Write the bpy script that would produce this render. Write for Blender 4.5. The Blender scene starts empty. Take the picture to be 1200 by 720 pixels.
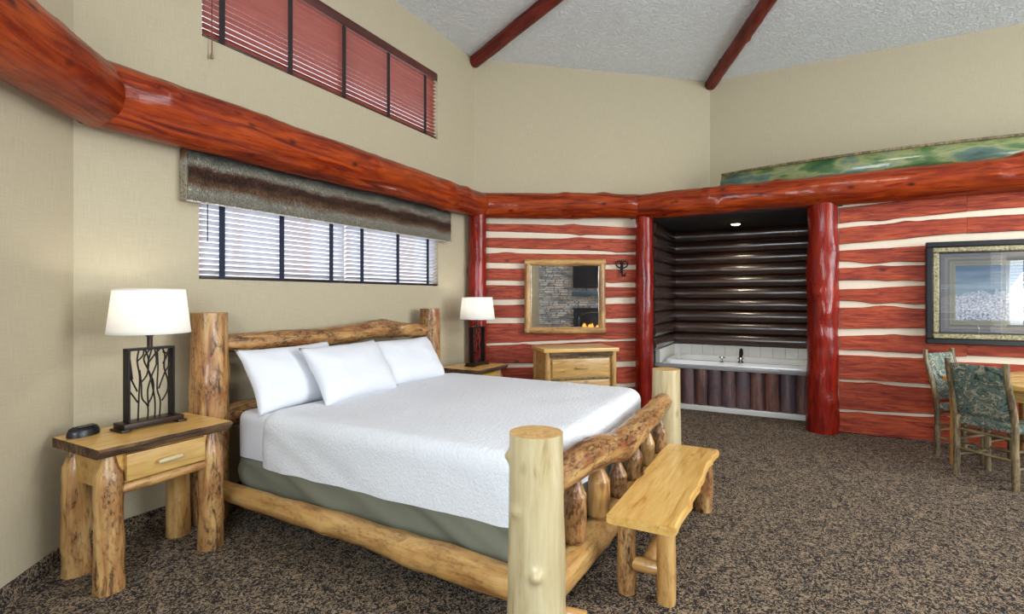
import bpy, bmesh, math, random
from mathutils import Vector, Matrix, noise
R = math.radians
sc = bpy.context.scene
COL = sc.collection
rnd = random.Random(7)

# ------------------------------------------------------------------ camera, world, lights, exposure
F_PX, HORIZON, YAW, CAM_H = 605.0, 348.0, R(28.6), 1.45
cam_d = bpy.data.cameras.new('camera'); cam = bpy.data.objects.new('camera', cam_d); COL.objects.link(cam)
cam.location = (0, 0, CAM_H); cam.rotation_euler = (R(90), 0, YAW - R(90))
cam_d.sensor_width = 36; cam_d.lens = F_PX / 1200 * 36; cam_d.shift_y = -(360 - HORIZON) / 1200
cam_d.clip_start = .05
sc.camera = cam
w = bpy.data.worlds.new('sky'); sc.world = w; w.use_nodes = True
bg = w.node_tree.nodes['Background']; bg.inputs[0].default_value = (.80, .90, 1, 1); bg.inputs[1].default_value = 2.6
sc.view_settings.view_transform = 'Standard'; sc.view_settings.look = 'None'
sc.view_settings.exposure = 0.0; sc.view_settings.gamma = 1; sc.view_settings.use_curve_mapping = False

def area(name, loc, direction, sx, sy, power, col=(1, 1, 1)):
    d = bpy.data.lights.new(name, 'AREA'); d.shape = 'RECTANGLE'; d.size = sx; d.size_y = sy; d.energy = power; d.color = col
    o = bpy.data.objects.new(name, d); COL.objects.link(o); o.location = loc
    o.rotation_euler = Vector(direction).to_track_quat('-Z', 'Z').to_euler(); return o
DAY = (.88, .95, 1)
area('daylight_rear_window', (3.5, -5.86, 1.9), (0, 1, 0), 3.3, 1.9, 255, DAY)
area('daylight_rear_upper_window', (3.5, -5.86, 3.75), (0, 1, 0), 3.3, .9, 150, DAY)
area('daylight_side_window', (.525, -4.588, 1.55), (.875, .484, 0), 1.5, 1.3, 85, DAY)
area('daylight_entry_window', (-1.16, .15, 1.9), (1, 0, 0), 1.7, 1.7, 125, (.80, .91, 1))
area('added_ceiling_fill', (3.44, -1.04, 4.40), (0, 0, -1), .9, .9, 50, (1, .97, .92))  # unseen overhead lamp, added as fill light for the room

# ------------------------------------------------------------------ node materials
class NT:
    def __init__(s, name):
        s.m = bpy.data.materials.new(name); s.m.use_nodes = True; s.t = s.m.node_tree; s.t.nodes.clear()
    def a(s, typ, ins=None, **kw):
        n = s.t.nodes.new(typ)
        for k, v in kw.items(): setattr(n, k, v)
        for k, v in (ins or {}).items():
            if isinstance(v, bpy.types.NodeSocket): s.t.links.new(v, n.inputs[k])
            else: n.inputs[k].default_value = v
        return n
    def math(s, op, x, y=0.0, clamp=False):
        return s.a('ShaderNodeMath', {0: x, 1: y}, operation=op, use_clamp=clamp).outputs[0]
    def ramp(s, fac, stops, interp='LINEAR'):
        n = s.a('ShaderNodeValToRGB', {0: fac}); e = n.color_ramp; e.interpolation = interp
        while len(e.elements) < len(stops): e.elements.new(.5)
        for el, (p, c) in zip(e.elements, stops): el.position = p; el.color = tuple(c) + (1,) if len(c) == 3 else c
        return n.outputs[0]
    def mix(s, fac, c1, c2, blend='MIX'):
        n = s.a('ShaderNodeMix', data_type='RGBA', blend_type=blend)
        for i, v in ((0, fac), (6, c1), (7, c2)):
            if isinstance(v, bpy.types.NodeSocket): s.t.links.new(v, n.inputs[i])
            else: n.inputs[i].default_value = (tuple(v) + (1,) if i else v)
        return n.outputs[2]
    def coord(s, scale=(1, 1, 1), rand=True, kind='Object'):
        c = s.a('ShaderNodeTexCoord').outputs[kind]
        if rand:
            r = s.a('ShaderNodeObjectInfo').outputs['Random']
            o = s.math('MULTIPLY', r, 37.0)
            cb = s.a('ShaderNodeCombineXYZ', {0: o, 1: o, 2: o}).outputs[0]
            c = s.a('ShaderNodeVectorMath', {0: c, 1: cb}, operation='ADD').outputs[0]
        return s.a('ShaderNodeMapping', {0: c, 3: scale}).outputs[0]
    def noise(s, vec, scale, detail=4, rough=.55, dist=0.0):
        return s.a('ShaderNodeTexNoise', {'Vector': vec, 'Scale': scale, 'Detail': detail, 'Roughness': rough, 'Distortion': dist}).outputs[0]
    def bump(s, h, strength=.3, dist=.01):
        return s.a('ShaderNodeBump', {'Height': h, 'Strength': strength, 'Distance': dist}).outputs[0]
    def bsdf(s, col, rough=.5, normal=None, **kw):
        ins = {'Roughness': rough, 'Base Color': col if isinstance(col, bpy.types.NodeSocket) else tuple(col) + (1,)}
        if normal: ins['Normal'] = normal
        ins.update(kw)
        return s.a('ShaderNodeBsdfPrincipled', ins).outputs[0]
    def out(s, sh):
        s.a('ShaderNodeOutputMaterial', {0: sh}); return s.m

def srgb(r, g, b):
    f = lambda c: (c / 255 / 12.92) if c / 255 <= .04045 else ((c / 255 + .055) / 1.055) ** 2.4
    return (f(r), f(g), f(b))

def wood(name, light, mid, dark, rough=.45, g=14, axis='Z', blotch=.45, knot=.5, bump=.25, coat=0.0, mottled=0.0, darkstreak=.35, fine=0.0, spec=.5, vary=None, rust=0.0, coatr=.12):
    n = NT(name); al = .10
    sc3 = (1, 1, al) if axis == 'Z' else (al, 1, 1)
    v = n.coord(sc3)
    grain = n.noise(v, g, 6, .6, .8)
    c = n.ramp(grain, [(.28, dark), (.42, mid), (.62, light)])
    v2 = n.coord((1, 1, .35) if axis == 'Z' else (.35, 1, 1))
    bl = n.noise(v2, 5.5, 3, .6, .5)
    blm = n.math('MULTIPLY', n.ramp(bl, [(.46, (0, 0, 0)), (.66, (1, 1, 1))]), blotch)
    c = n.mix(blm, c, tuple((a + b) / 2 for a, b in zip(mid, dark)))
    st = n.noise(v, g * 2.6, 3, .5, .3)
    c = n.mix(n.math('MULTIPLY', n.ramp(st, [(.60, (0, 0, 0)), (.72, (1, 1, 1))]), darkstreak), c, dark)
    if mottled:
        mo = n.noise(n.coord((1, 1, .3) if axis == 'Z' else (.3, 1, 1)), 20, 6, .7, .8)
        c = n.mix(n.math('MULTIPLY', n.ramp(mo, [(.54, (0, 0, 0)), (.66, (1, 1, 1))]), mottled), c, tuple(x * .55 for x in dark))
        sp = n.noise(n.coord((1, 1, .4) if axis == 'Z' else (.4, 1, 1)), 70, 4, .65)
        pm = n.math('MULTIPLY', n.ramp(sp, [(.50, (0, 0, 0)), (.58, (1, 1, 1))]), n.ramp(bl, [(.44, (0, 0, 0)), (.56, (1, 1, 1))]))
        c = n.mix(n.math('MULTIPLY', pm, mottled * .8), c, tuple(x * .45 for x in dark))
    vo = n.a('ShaderNodeTexVoronoi', {'Vector': n.coord((1, 1, .55) if axis == 'Z' else (.55, 1, 1)), 'Scale': 6.0}).outputs['Distance']
    kn = n.ramp(vo, [(.05, (1, 1, 1)), (.15, (0, 0, 0))])
    c = n.mix(n.math('MULTIPLY', kn, knot), c, tuple(x * .45 for x in dark))
    if rust:
        ru = n.noise(n.coord((1, 1, .5) if axis == 'Z' else (.5, 1, 1)), 7, 5, .65, .6)
        c = n.mix(n.math('MULTIPLY', n.ramp(ru, [(.55, (0, 0, 0)), (.68, (1, 1, 1))]), rust), c, srgb(140, 66, 30))
    if vary:
        rv = n.a('ShaderNodeObjectInfo').outputs['Random']
        c = n.mix(n.math('MULTIPLY', n.ramp(rv, [(.3, (0, 0, 0)), (.8, (1, 1, 1))]), .65), c, n.mix(.35, vary, c))
    h = n.math('ADD', grain, n.math('MULTIPLY', bl, 1.2))
    kw = {}
    if fine:
        fn = n.noise(n.coord((1, 1, .35) if axis == 'Z' else (.35, 1, 1)), 45, 4, .65)
        h = n.math('ADD', h, n.math('MULTIPLY', fn, fine * 1.4))
    if coat:
        kw = {'Coat Weight': coat, 'Coat Roughness': coatr}
        if fine: kw['Coat Normal'] = n.bump(h, bump * .35, .012)
    kw['Specular IOR Level'] = spec
    ro = n.math('ADD', n.math('MULTIPLY', st, .25), rough - .12)
    return n.out(n.bsdf(c, ro, n.bump(h, bump, .012), **kw))

M = {}
M['red_log'] = wood('red_varnished_log', srgb(164, 66, 18), srgb(120, 33, 8), srgb(42, 13, 6), .42, 20, 'Z', .5, .8, .4, .35, fine=.6, spec=.12, coatr=.06)
M['red_post'] = wood('red_varnished_post', srgb(152, 38, 16), srgb(120, 16, 8), srgb(52, 8, 6), .42, 20, 'Z', .45, .6, .5, .6, fine=1.0, spec=.1, coatr=.05)
M['rafter'] = wood('red_rafter', srgb(126, 44, 30), srgb(92, 24, 18), srgb(50, 15, 13), .5, 22, 'Z', .4, .5, .4, spec=.3)
M['red_board'] = wood('red_stained_board', srgb(184, 82, 44), srgb(142, 44, 23), srgb(82, 25, 15), .5, 38, 'X', .5, .8, .2, 0, darkstreak=.35, spec=.35)
M['dark_log'] = wood('dark_brown_log', srgb(70, 42, 30), srgb(48, 28, 22), srgb(24, 15, 13), .36, 20, 'X', .4, .6, .12, .8, coatr=.2)
M['apron_log'] = wood('sheen_tinted_apron_log', srgb(146, 100, 80), srgb(100, 62, 50), srgb(40, 34, 40), .32, 26, 'Z', .9, .4, .4, .5, mottled=.35, vary=srgb(92, 98, 116))  # random blue-grey blend paints the bluish sheen in, along with varied log tones
M['pale_log'] = wood('peeled_pale_log', srgb(206, 191, 152), srgb(190, 171, 128), srgb(150, 124, 84), .40, 18, 'Z', .3, .5, .15, .25, darkstreak=.16)
M['mottled_log'] = wood('peeled_mottled_log', srgb(200, 160, 102), srgb(166, 116, 66), srgb(78, 40, 24), .42, 18, 'Z', .9, .9, .45, .25, mottled=1.0, rust=.7)
M['gold_log'] = wood('golden_pine_log', srgb(206, 166, 104), srgb(182, 134, 74), srgb(112, 68, 34), .38, 16, 'Z', .6, .75, .25, .3, mottled=.45, rust=.3)
M['end_grain'] = wood('pale_end_grain', srgb(214, 176, 116), srgb(200, 156, 92), srgb(160, 114, 60), .6, 20, 'Z', .2, 0, .1)
M['gold_board'] = wood('golden_pine_board', srgb(228, 186, 110), srgb(212, 164, 86), srgb(168, 108, 50), .34, 26, 'X', .3, .75, .12, .3, darkstreak=.28)
M['drawer_board'] = wood('drawer_pine_board', srgb(204, 166, 98), srgb(184, 140, 74), srgb(138, 92, 44), .42, 24, 'X', .3, .65, .12, .2, darkstreak=.28)
M['bark'] = wood('bark_edge', srgb(120, 92, 62), srgb(80, 54, 34), srgb(34, 24, 17), .8, 30, 'X', .6, .4, .8, mottled=.6)
M['twig'] = wood('hickory_pole', srgb(156, 138, 100), srgb(112, 94, 66), srgb(56, 46, 34), .5, 40, 'Z', .7, .4, .4, .2, mottled=.7)

def plain(name, col, rough=.5, metal=0.0, **kw):
    n = NT(name); v = n.coord((1, 1, 1)); k = n.noise(v, 30, 3)
    c = n.mix(.12, col, n.mix(k, tuple(x * .6 for x in col), tuple(min(1, x * 1.3) for x in col)))
    return n.out(n.bsdf(c, rough, None, Metallic=metal, **kw))
M['iron'] = plain('dark_iron', srgb(30, 26, 26), .45, .6)
M['bronze'] = plain('dark_bronze', srgb(52, 38, 32), .4, .5)
M['chrome'] = plain('chrome', (.8, .8, .8), .1, 1)
M['black'] = plain('black_plastic', srgb(24, 25, 28), .35)
M['navy_tape'] = plain('navy_ladder_tape', srgb(26, 32, 52), .8)
M['dark_tape'] = plain('brown_ladder_tape', srgb(38, 24, 26), .8)
M['white_paint'] = plain('white_paint', srgb(232, 230, 224), .5)
M['porcelain'] = plain('porcelain', srgb(240, 242, 244), .12)
M['white_tile'] = plain('white_tile', srgb(226, 226, 222), .2)
M['grey_tile'] = plain('grey_stone_deck', srgb(150, 148, 150), .25)
M['grout'] = plain('grout', srgb(176, 174, 168), .9)
M['cream_wall'] = plain('cream_chinking', srgb(226, 212, 190), .85)
M['dark_void'] = plain('dark_plaster', srgb(38, 32, 30), .9)

def m_wall():
    n = NT('linen_wallpaper'); c = n.a('ShaderNodeTexCoord').outputs['Object']
    h = n.noise(n.a('ShaderNodeMapping', {0: c, 3: (9, 9, 420)}).outputs[0], 1.0, 3, .6)
    v = n.noise(n.a('ShaderNodeMapping', {0: c, 3: (330, 330, 8)}).outputs[0], 1.0, 3, .6)
    big = n.noise(c, 1.2, 3)
    s = n.math('ADD', n.math('MULTIPLY', h, .5), n.math('MULTIPLY', v, .5))
    col = n.ramp(s, [(.34, srgb(170, 158, 130)), (.5, srgb(181, 169, 142)), (.66, srgb(192, 180, 153))])
    col = n.mix(n.math('MULTIPLY', big, .25), col, srgb(170, 158, 134))
    return n.out(n.bsdf(col, .85, n.bump(s, .25, .004)))
M['wallpaper'] = m_wall()
def m_ceiling():
    n = NT('knockdown_ceiling'); c = n.a('ShaderNodeTexCoord').outputs['Object']
    a = n.noise(c, 16, 5, .6, 1.5)
    h = n.ramp(a, [(.42, (0, 0, 0)), (.58, (1, 1, 1))])
    return n.out(n.bsdf(n.mix(h, srgb(216, 219, 220), srgb(224, 227, 228)), .9, n.bump(h, .6, .015)))
M['ceiling'] = m_ceiling()
def m_carpet():
    n = NT('vermicular_carpet'); c = n.a('ShaderNodeTexCoord').outputs['Object']
    a = n.noise(c, 30, 1.5, .5, 1.6)
    ab = n.math('ABSOLUTE', n.math('SUBTRACT', a, .5))
    b = n.noise(n.a('ShaderNodeMapping', {0: c, 1: (7, 3, 0)}).outputs[0], 30, 1.5, .5, 1.6)
    bb = n.math('ABSOLUTE', n.math('SUBTRACT', b, .5))
    m = n.math('MINIMUM', ab, bb)
    lines = n.ramp(m, [(.034, (1, 1, 1)), (.060, (0, 0, 0))])
    big = n.noise(c, 3, 3)
    base = n.mix(big, srgb(158, 136, 110), srgb(174, 150, 120))
    fib = n.noise(c, 420, 2)
    base = n.mix(n.math('MULTIPLY', fib, .4), base, srgb(96, 78, 64))
    col = n.mix(lines, base, srgb(16, 14, 16))
    return n.out(n.bsdf(col, .95, n.bump(n.math('ADD', fib, n.math('MULTIPLY', lines, -.6)), .6, .006)))
M['carpet'] = m_carpet()
def m_fabric(name, c1, c2, scale=260, bump=.4, rough=.9, quilt=False):
    n = NT(name); c = n.a('ShaderNodeTexCoord').outputs['Object']
    f = n.noise(c, scale, 3)
    if quilt:
        q = n.noise(n.a('ShaderNodeMapping', {0: c, 3: (24, 75, 60)}).outputs[0], 1.0, 2, .5, .8)
        h = n.math('ADD', n.math('MULTIPLY', q, 1.0), n.math('MULTIPLY', f, .2))
        return n.out(n.bsdf(n.mix(q, c1, c2), rough, n.bump(h, bump, .012)))
    return n.out(n.bsdf(n.mix(f, c1, c2), rough, n.bump(f, bump, .003)))
M['coverlet'] = m_fabric('white_coverlet', srgb(224, 226, 232), srgb(234, 236, 240), 300, .6, .9, True)
M['sheet'] = m_fabric('white_sheet', srgb(216, 217, 223), srgb(224, 225, 229), 300, .15)
M['olive'] = m_fabric('olive_skirt', srgb(112, 112, 96), srgb(128, 128, 110), 300, .2)
M['shade'] = None
def m_shade():
    n = NT('lamp_shade_linen'); c = n.a('ShaderNodeTexCoord').outputs['Object']
    f = n.noise(c, 200, 3)
    d = n.a('ShaderNodeBsdfDiffuse', {0: (.86, .85, .83, 1)}).outputs[0]
    t = n.a('ShaderNodeBsdfTranslucent', {0: (.9, .88, .84, 1)}).outputs[0]
    return n.out(n.a('ShaderNodeMixShader', {0: .5, 1: d, 2: t}).outputs[0])
M['shade'] = m_shade()
def m_slat(name, col, tr, dark, fs=40):
    n = NT(name); f = n.noise(n.coord((.1, 1, 1), True) if fs == 40 else n.coord((1, .01, .01), False), fs, 4)
    if fs != 40: f = n.ramp(f, [(.36, (0, 0, 0)), (.5, (1, 1, 1))])
    c = n.mix(f, dark, col)
    b = n.bsdf(c, .4)
    t = n.a('ShaderNodeBsdfTranslucent', {0: n.mix(.35, c, (.95, .8, .74))}).outputs[0]
    return n.out(n.a('ShaderNodeMixShader', {0: tr, 1: b, 2: t}).outputs[0])
M['slat'] = m_slat('mahogany_slat', srgb(204, 116, 94), .5, srgb(160, 76, 60))
M['slat_sheen'] = m_slat('sky_sheen_slat', srgb(222, 222, 230), .35, srgb(206, 178, 168), 2.2)  # pale copy of the mahogany slat, sky sheen painted into its colour
M['rail_dark'] = wood('dark_mahogany_rail', srgb(96, 46, 38), srgb(66, 30, 26), srgb(30, 15, 15), .4, 10, 'X', .4, 0, .1)
M['blind_rail'] = wood('mahogany_rail', srgb(120, 60, 48), srgb(92, 42, 34), srgb(44, 22, 20), .4, 10, 'X', .4, 0, .1)
def m_glass(name, lo=.04, tint=(1, 1, 1)):
    n = NT(name)
    fa = n.a('ShaderNodeLayerWeight', {0: .5}).outputs['Facing']
    f = n.math('ADD', n.math('MULTIPLY', n.math('POWER', fa, 5.0), .9), .035)
    t = n.a('ShaderNodeBsdfTransparent', {0: tint + (1,)}).outputs[0]
    g = n.a('ShaderNodeBsdfGlossy', {0: (1, 1, 1, 1), 1: .01}).outputs[0]
    return n.out(n.a('ShaderNodeMixShader', {0: n.math('ADD', f, lo, True), 1: t, 2: g}).outputs[0])
M['glass'] = m_glass('window_glass', 0)
M['picture_glass'] = m_glass('picture_glass', .12)
def m_mirror():
    n = NT('mirror_silver'); return n.out(n.bsdf((.86, .88, .88), .02, None, Metallic=1.0))
M['mirror'] = m_mirror()
def m_fur():
    n = NT('striped_faux_fur'); c = n.a('ShaderNodeTexCoord').outputs['Object']
    z = n.a('ShaderNodeSeparateXYZ', {0: c}).outputs[2]
    ns = n.noise(n.a('ShaderNodeMapping', {0: c, 3: (3, 3, 8)}).outputs[0], 1.0, 4, .6)
    zz = n.math('ADD', z, n.math('MULTIPLY', n.math('SUBTRACT', ns, .5), .12))
    t = n.math('DIVIDE', zz, .35)
    col = n.ramp(t, [(0, srgb(176, 166, 144)), (.2, srgb(190, 184, 168)), (.34, srgb(134, 96, 62)), (.48, srgb(70, 38, 20)), (.60, srgb(96, 56, 30)), (.72, srgb(186, 180, 160)), (.92, srgb(76, 76, 70))])
    f = n.noise(n.a('ShaderNodeMapping', {0: c, 3: (220, 220, 70)}).outputs[0], 1.0, 2)
    col = n.mix(n.ramp(f, [(.4, (0, 0, 0)), (.62, (1, 1, 1))]), col, n.mix(.75, col, (.02, .02, .02)))
    return n.out(n.bsdf(col, .9))
M['fur'] = m_fur()
def m_camo(name, cols, scale):
    n = NT(name); v = n.coord((1, 1, 1)); a = n.noise(v, scale, 5, .62, 1.8)
    k = len(cols)
    c = n.ramp(a, [(.33 + .34 * i / (k - 1), col) for i, col in enumerate(cols)])
    f = n.noise(v, scale * 12, 2)
    return n.out(n.bsdf(n.mix(n.math('MULTIPLY', f, .35), c, (.02, .03, .03)), .8, n.bump(f, .2, .003)))
M['camo_fabric'] = m_camo('woodland_fabric', [srgb(22, 28, 26), srgb(66, 92, 84), srgb(120, 140, 128), srgb(34, 54, 52), srgb(196, 192, 168), srgb(60, 78, 66), srgb(150, 156, 136)], 10)
def m_canoe():
    n = NT('painted_canoe_hull'); v = n.a('ShaderNodeTexCoord').outputs['Object']
    a = n.noise(n.a('ShaderNodeMapping', {0: v, 3: (1, .7, 2.4)}).outputs[0], 2.2, 5, .55, .2)
    c = n.ramp(a, [(.36, srgb(40, 78, 46)), (.46, srgb(76, 108, 58)), (.52, srgb(142, 146, 96)), (.58, srgb(86, 112, 98)), (.68, srgb(54, 76, 74))])
    return n.out(n.bsdf(c, .3, None, **{'Coat Weight': .4}))
M['canoe'] = m_canoe()
def m_art():
    n = NT('winter_landscape_print'); c = n.a('ShaderNodeTexCoord').outputs['Object']
    sp = n.a('ShaderNodeSeparateXYZ', {0: c}); y, z = sp.outputs[0], sp.outputs[2]
    sky = n.ramp(n.math('ADD', n.math('MULTIPLY', n.math('ADD', z, .26), 1.5), n.math('MULTIPLY', n.noise(n.a('ShaderNodeMapping', {0: c, 3: (2, 1, 14)}).outputs[0], 1.0, 3), .5)),
                 [(.1, srgb(120, 140, 156)), (.45, srgb(84, 108, 130)), (.7, srgb(150, 170, 186)), (1, srgb(96, 120, 146))])
    nz = n.noise(c, 60, 5, .7)
    bush = n.math('ADD', n.math('MULTIPLY', z, 1.0), n.math('MULTIPLY', n.noise(c, 5, 3), .22))
    bm = n.ramp(bush, [(.105, (1, 1, 1)), (.125, (0, 0, 0))])
    col = n.mix(bm, sky, n.ramp(nz, [(.38, srgb(96, 112, 140)), (.6, srgb(226, 230, 240))]))
    return n.out(n.bsdf(col, .6))
M['art'] = m_art()
def m_gold():
    n = NT('antique_gold_moulding'); f = n.noise(n.coord((1, 1, 1)), 70, 4, .7)
    return n.out(n.bsdf(n.ramp(f, [(.35, srgb(84, 76, 52)), (.6, srgb(176, 168, 132))]), .4, n.bump(f, .4, .004), Metallic=.4))
M['gold'] = m_gold()
M['frame_black'] = plain('black_lacquer_frame', srgb(24, 27, 32), .3)
M['mat_grey'] = plain('grey_mat_board', srgb(122, 124, 132), .8)
M['mat_taupe'] = plain('taupe_mat_board', srgb(146, 142, 132), .8)
M['mat_sage'] = plain('sage_mat_board', srgb(150, 154, 136), .8)
def m_stone():
    n = NT('grey_ledger_stone'); v = n.a('ShaderNodeTexCoord').outputs['Object']
    cell = n.a('ShaderNodeTexVoronoi', {'Vector': n.a('ShaderNodeMapping', {0: v, 3: (4, 4, 14)}).outputs[0], 'Scale': 1.0}).outputs['Color']
    f = n.noise(v, 14, 5, .6)
    g = n.a('ShaderNodeSeparateXYZ', {0: cell}).outputs[0]
    c = n.mix(n.ramp(n.math('ADD', n.math('MULTIPLY', g, .5), n.math('MULTIPLY', f, .5)), [(.25, srgb(96, 98, 104)), (.6, srgb(150, 150, 150)), (.8, srgb(166, 156, 144))]), (.2, .2, .2), (1, 1, 1), 'MIX')
    c = n.ramp(n.math('ADD', n.math('MULTIPLY', g, .5), n.math('MULTIPLY', f, .5)), [(.25, srgb(132, 134, 138)), (.55, srgb(184, 182, 178)), (.8, srgb(204, 188, 170))])
    return n.out(n.bsdf(c, .9, n.bump(f, .5, .02)))
M['stone'] = m_stone()
def m_emit(name, col, st):
    n = NT(name); f = n.noise(n.coord((1, 1, 1)), 8, 2)
    return n.out(n.a('ShaderNodeEmission', {0: n.mix(f, col, tuple(x * .7 for x in col)), 1: st}).outputs[0])
M['flame'] = m_emit('gas_flame', (1, .42, .06), 2.2)
M['lamp_glow'] = m_emit('lit_diffuser', (1, .85, .5), 14)
M['shelf_teal'] = plain('slate_mantel', srgb(60, 86, 98), .5)

# ------------------------------------------------------------------ object helpers
W = {}
CF = [Matrix.Identity(4)]
def link(o, parent, Mw):
    COL.objects.link(o)
    Mw = CF[0] @ Mw
    if parent is not None:
        o.parent = parent; o.matrix_basis = W[parent.name].inverted() @ Mw
    else: o.matrix_basis = Mw
    W[o.name] = Mw
    return o
def tag(o, label=None, cat=None, group=None, kind=None):
    if label: o['label'] = label
    if cat: o['category'] = cat
    if group: o['group'] = group
    if kind: o['kind'] = kind
    return o
def thing(name, label, cat, loc=(0, 0, 0), rz=0, group=None, kind=None):
    o = bpy.data.objects.new(name, None); o.empty_display_size = .1
    link(o, None, Matrix.Translation(loc) @ Matrix.Rotation(rz, 4, 'Z'))
    return tag(o, label, cat, group, kind)
I4 = Matrix.Identity(4)
def T(x, y, z): return Matrix.Translation((x, y, z))
def frame_xz(p, d):                      # local X along d (horizontal), Z up
    d = Vector((d[0], d[1], 0)).normalized(); y = Vector((0, 0, 1)).cross(d)
    m = Matrix((d, y, Vector((0, 0, 1)))).transposed().to_4x4(); m.translation = p; return m
def mesh(name, verts, faces, mats, parent=None, Mw=I4, smooth=True, mi=None, angle=40):
    me = bpy.data.meshes.new(name); me.from_pydata([tuple(v) for v in verts], [], faces)
    for m in (mats if isinstance(mats, (list, tuple)) else [mats]): me.materials.append(M[m])
    if mi: me.polygons.foreach_set('material_index', mi)
    me.update()
    bm = bmesh.new(); bm.from_mesh(me); bmesh.ops.recalc_face_normals(bm, faces=bm.faces); bm.to_mesh(me); bm.free()
    if smooth: me.shade_smooth(); me.set_sharp_from_angle(angle=R(angle))
    return link(bpy.data.objects.new(name, me), parent, Mw)
def from_bm(name, bm, mat, parent=None, Mw=I4, smooth=True, angle=40):
    bmesh.ops.recalc_face_normals(bm, faces=bm.faces)
    me = bpy.data.meshes.new(name); bm.to_mesh(me); bm.free()
    for m in (mat if isinstance(mat, (list, tuple)) else [mat]): me.materials.append(M[m])
    if smooth: me.shade_smooth(); me.set_sharp_from_angle(angle=R(angle))
    return link(bpy.data.objects.new(name, me), parent, Mw)
def bm_box(bm, lo, hi, bev=0, seg=2):
    r = bmesh.ops.create_cube(bm, size=1)
    vs = r['verts']
    for v in vs: v.co = Vector([(lo[i] + hi[i]) / 2 + v.co[i] * (hi[i] - lo[i]) for i in range(3)])
    if bev:
        es = list({e for v in vs for e in v.link_edges})
        bmesh.ops.bevel(bm, geom=es, offset=bev, segments=seg, affect='EDGES', profile=.6)
def box(name, lo, hi, mat, parent=None, Mw=I4, bev=0.0, seg=2):
    """box given in the frame Mw; the object origin sits at the box corner so that grain runs in its own axes"""
    bm = bmesh.new(); c = Vector([(a + b) / 2 for a, b in zip(lo, hi)])
    bm_box(bm, Vector(lo) - c, Vector(hi) - c, bev, seg)
    return from_bm(name, bm, mat, parent, Mw @ Matrix.Translation(c))
def aim(p0, p1):
    d = Vector(p1) - Vector(p0); q = d.to_track_quat('Z', 'Y').to_matrix().to_4x4(); q.translation = p0; return q, d.length
def log_mesh(L, prof, seed=0, nz=None, na=20, rough=.04, bend=(0, 0), knots=0, nubs=(), linear=False):
    """prof: list of (t, r) or (t, r, offx, offy)"""
    rg = random.Random(seed); nz = nz or max(6, int(L / .05)); ox = rg.uniform(0, 50)
    prof = [p if len(p) == 4 else (p[0], p[1], 0, 0) for p in prof]
    def at(t):
        for a, b in zip(prof, prof[1:]):
            if t <= b[0]:
                k = (t - a[0]) / max(1e-6, b[0] - a[0]); k = k if linear else k * k * (3 - 2 * k)
                return [a[i] + (b[i] - a[i]) * k for i in (1, 2, 3)]
        return list(prof[-1][1:])
    kn = [(rg.uniform(.08, .92) * L, rg.uniform(0, 6.28), rg.uniform(.10, .22)) for _ in range(knots)]
    nub = [(z_, R(a_), h_) for z_, a_, h_ in nubs]
    V, Fc, mi = [], [], []
    for i in range(nz + 1):
        t = i / nz; r, dx, dy = at(t); z = t * L
        bx = bend[0] * math.sin(math.pi * t) + dx; by = bend[1] * math.sin(math.pi * t) + dy
        for j in range(na):
            a = 2 * math.pi * j / na
            k = 1 + rough * 1.5 * noise.noise(Vector((math.cos(a) * .9 + ox, math.sin(a) * .9, z * 3.0 / max(.3, r * 8)))) + rough * .8 * noise.noise(Vector((math.cos(a) * 2.5, math.sin(a) * 2.5 + ox, z * 9)))
            for kz, ka, kh in kn:
                da = (a - ka + math.pi) % (2 * math.pi) - math.pi
                q = ((z - kz) / (r * .45)) ** 2 + (da / .42) ** 2
                if q < 6: k += kh * math.exp(-q)
            for kz, ka, kh in nub:
                da = (a - ka + math.pi) % (2 * math.pi) - math.pi
                q = ((z - kz) / (r * .20)) ** 2 + (da / .20) ** 2
                if q < 6: k += kh * math.exp(-q)
            V.append((bx + math.cos(a) * r * k, by + math.sin(a) * r * k, z))
    for i in range(nz):
        for j in range(na):
            Fc.append((i * na + j, i * na + (j + 1) % na, (i + 1) * na + (j + 1) % na, (i + 1) * na + j)); mi.append(0)
    Fc.append(tuple(range(na))); mi.append(1); Fc.append(tuple(nz * na + j for j in range(na))); mi.append(1)
    return V, Fc, mi
def log(name, p0, p1, prof, mat, parent=None, seed=0, end='end_grain', **kw):
    q, L = aim(p0, p1)
    if not isinstance(prof, list): prof = [(0, prof), (1, prof)]
    u = q.to_3x3().inverted() @ Vector((0, 0, 1))
    if abs((Vector(p1) - Vector(p0)).normalized().z) < .9: prof = [p if len(p) < 4 else (p[0], p[1], u.x * p[2], u.y * p[2]) for p in prof]
    V, Fc, mi = log_mesh(L, prof, seed, **kw)
    return mesh(name, V, Fc, [mat, end or mat], parent, q, True, mi, 50)
def tube(name, pts, r, mat, parent=None, Mw=I4, na=8, closed=False):
    V, Fc = tube_vf(pts, r, na); return mesh(name, V, Fc, mat, parent, Mw)
def tube_vf(pts, r, na=8, base=0):
    pts = [Vector(p) for p in pts]; V, Fc = [], []; n = len(pts); up = None
    for i, p in enumerate(pts):
        d = (pts[min(i + 1, n - 1)] - pts[max(i - 1, 0)]).normalized()
        if up is None: up = d.orthogonal().normalized()
        up = (up - d * up.dot(d)).normalized(); s = d.cross(up); rr = r[i] if isinstance(r, (list, tuple)) else r
        for j in range(na):
            a = 2 * math.pi * j / na; V.append(p + (up * math.cos(a) + s * math.sin(a)) * rr)
    for i in range(n - 1):
        for j in range(na): Fc.append((base + i * na + j, base + i * na + (j + 1) % na, base + (i + 1) * na + (j + 1) % na, base + (i + 1) * na + j))
    Fc.append(tuple(base + j for j in range(na))); Fc.append(tuple(base + (n - 1) * na + j for j in range(na)))
    return V, Fc
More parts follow.
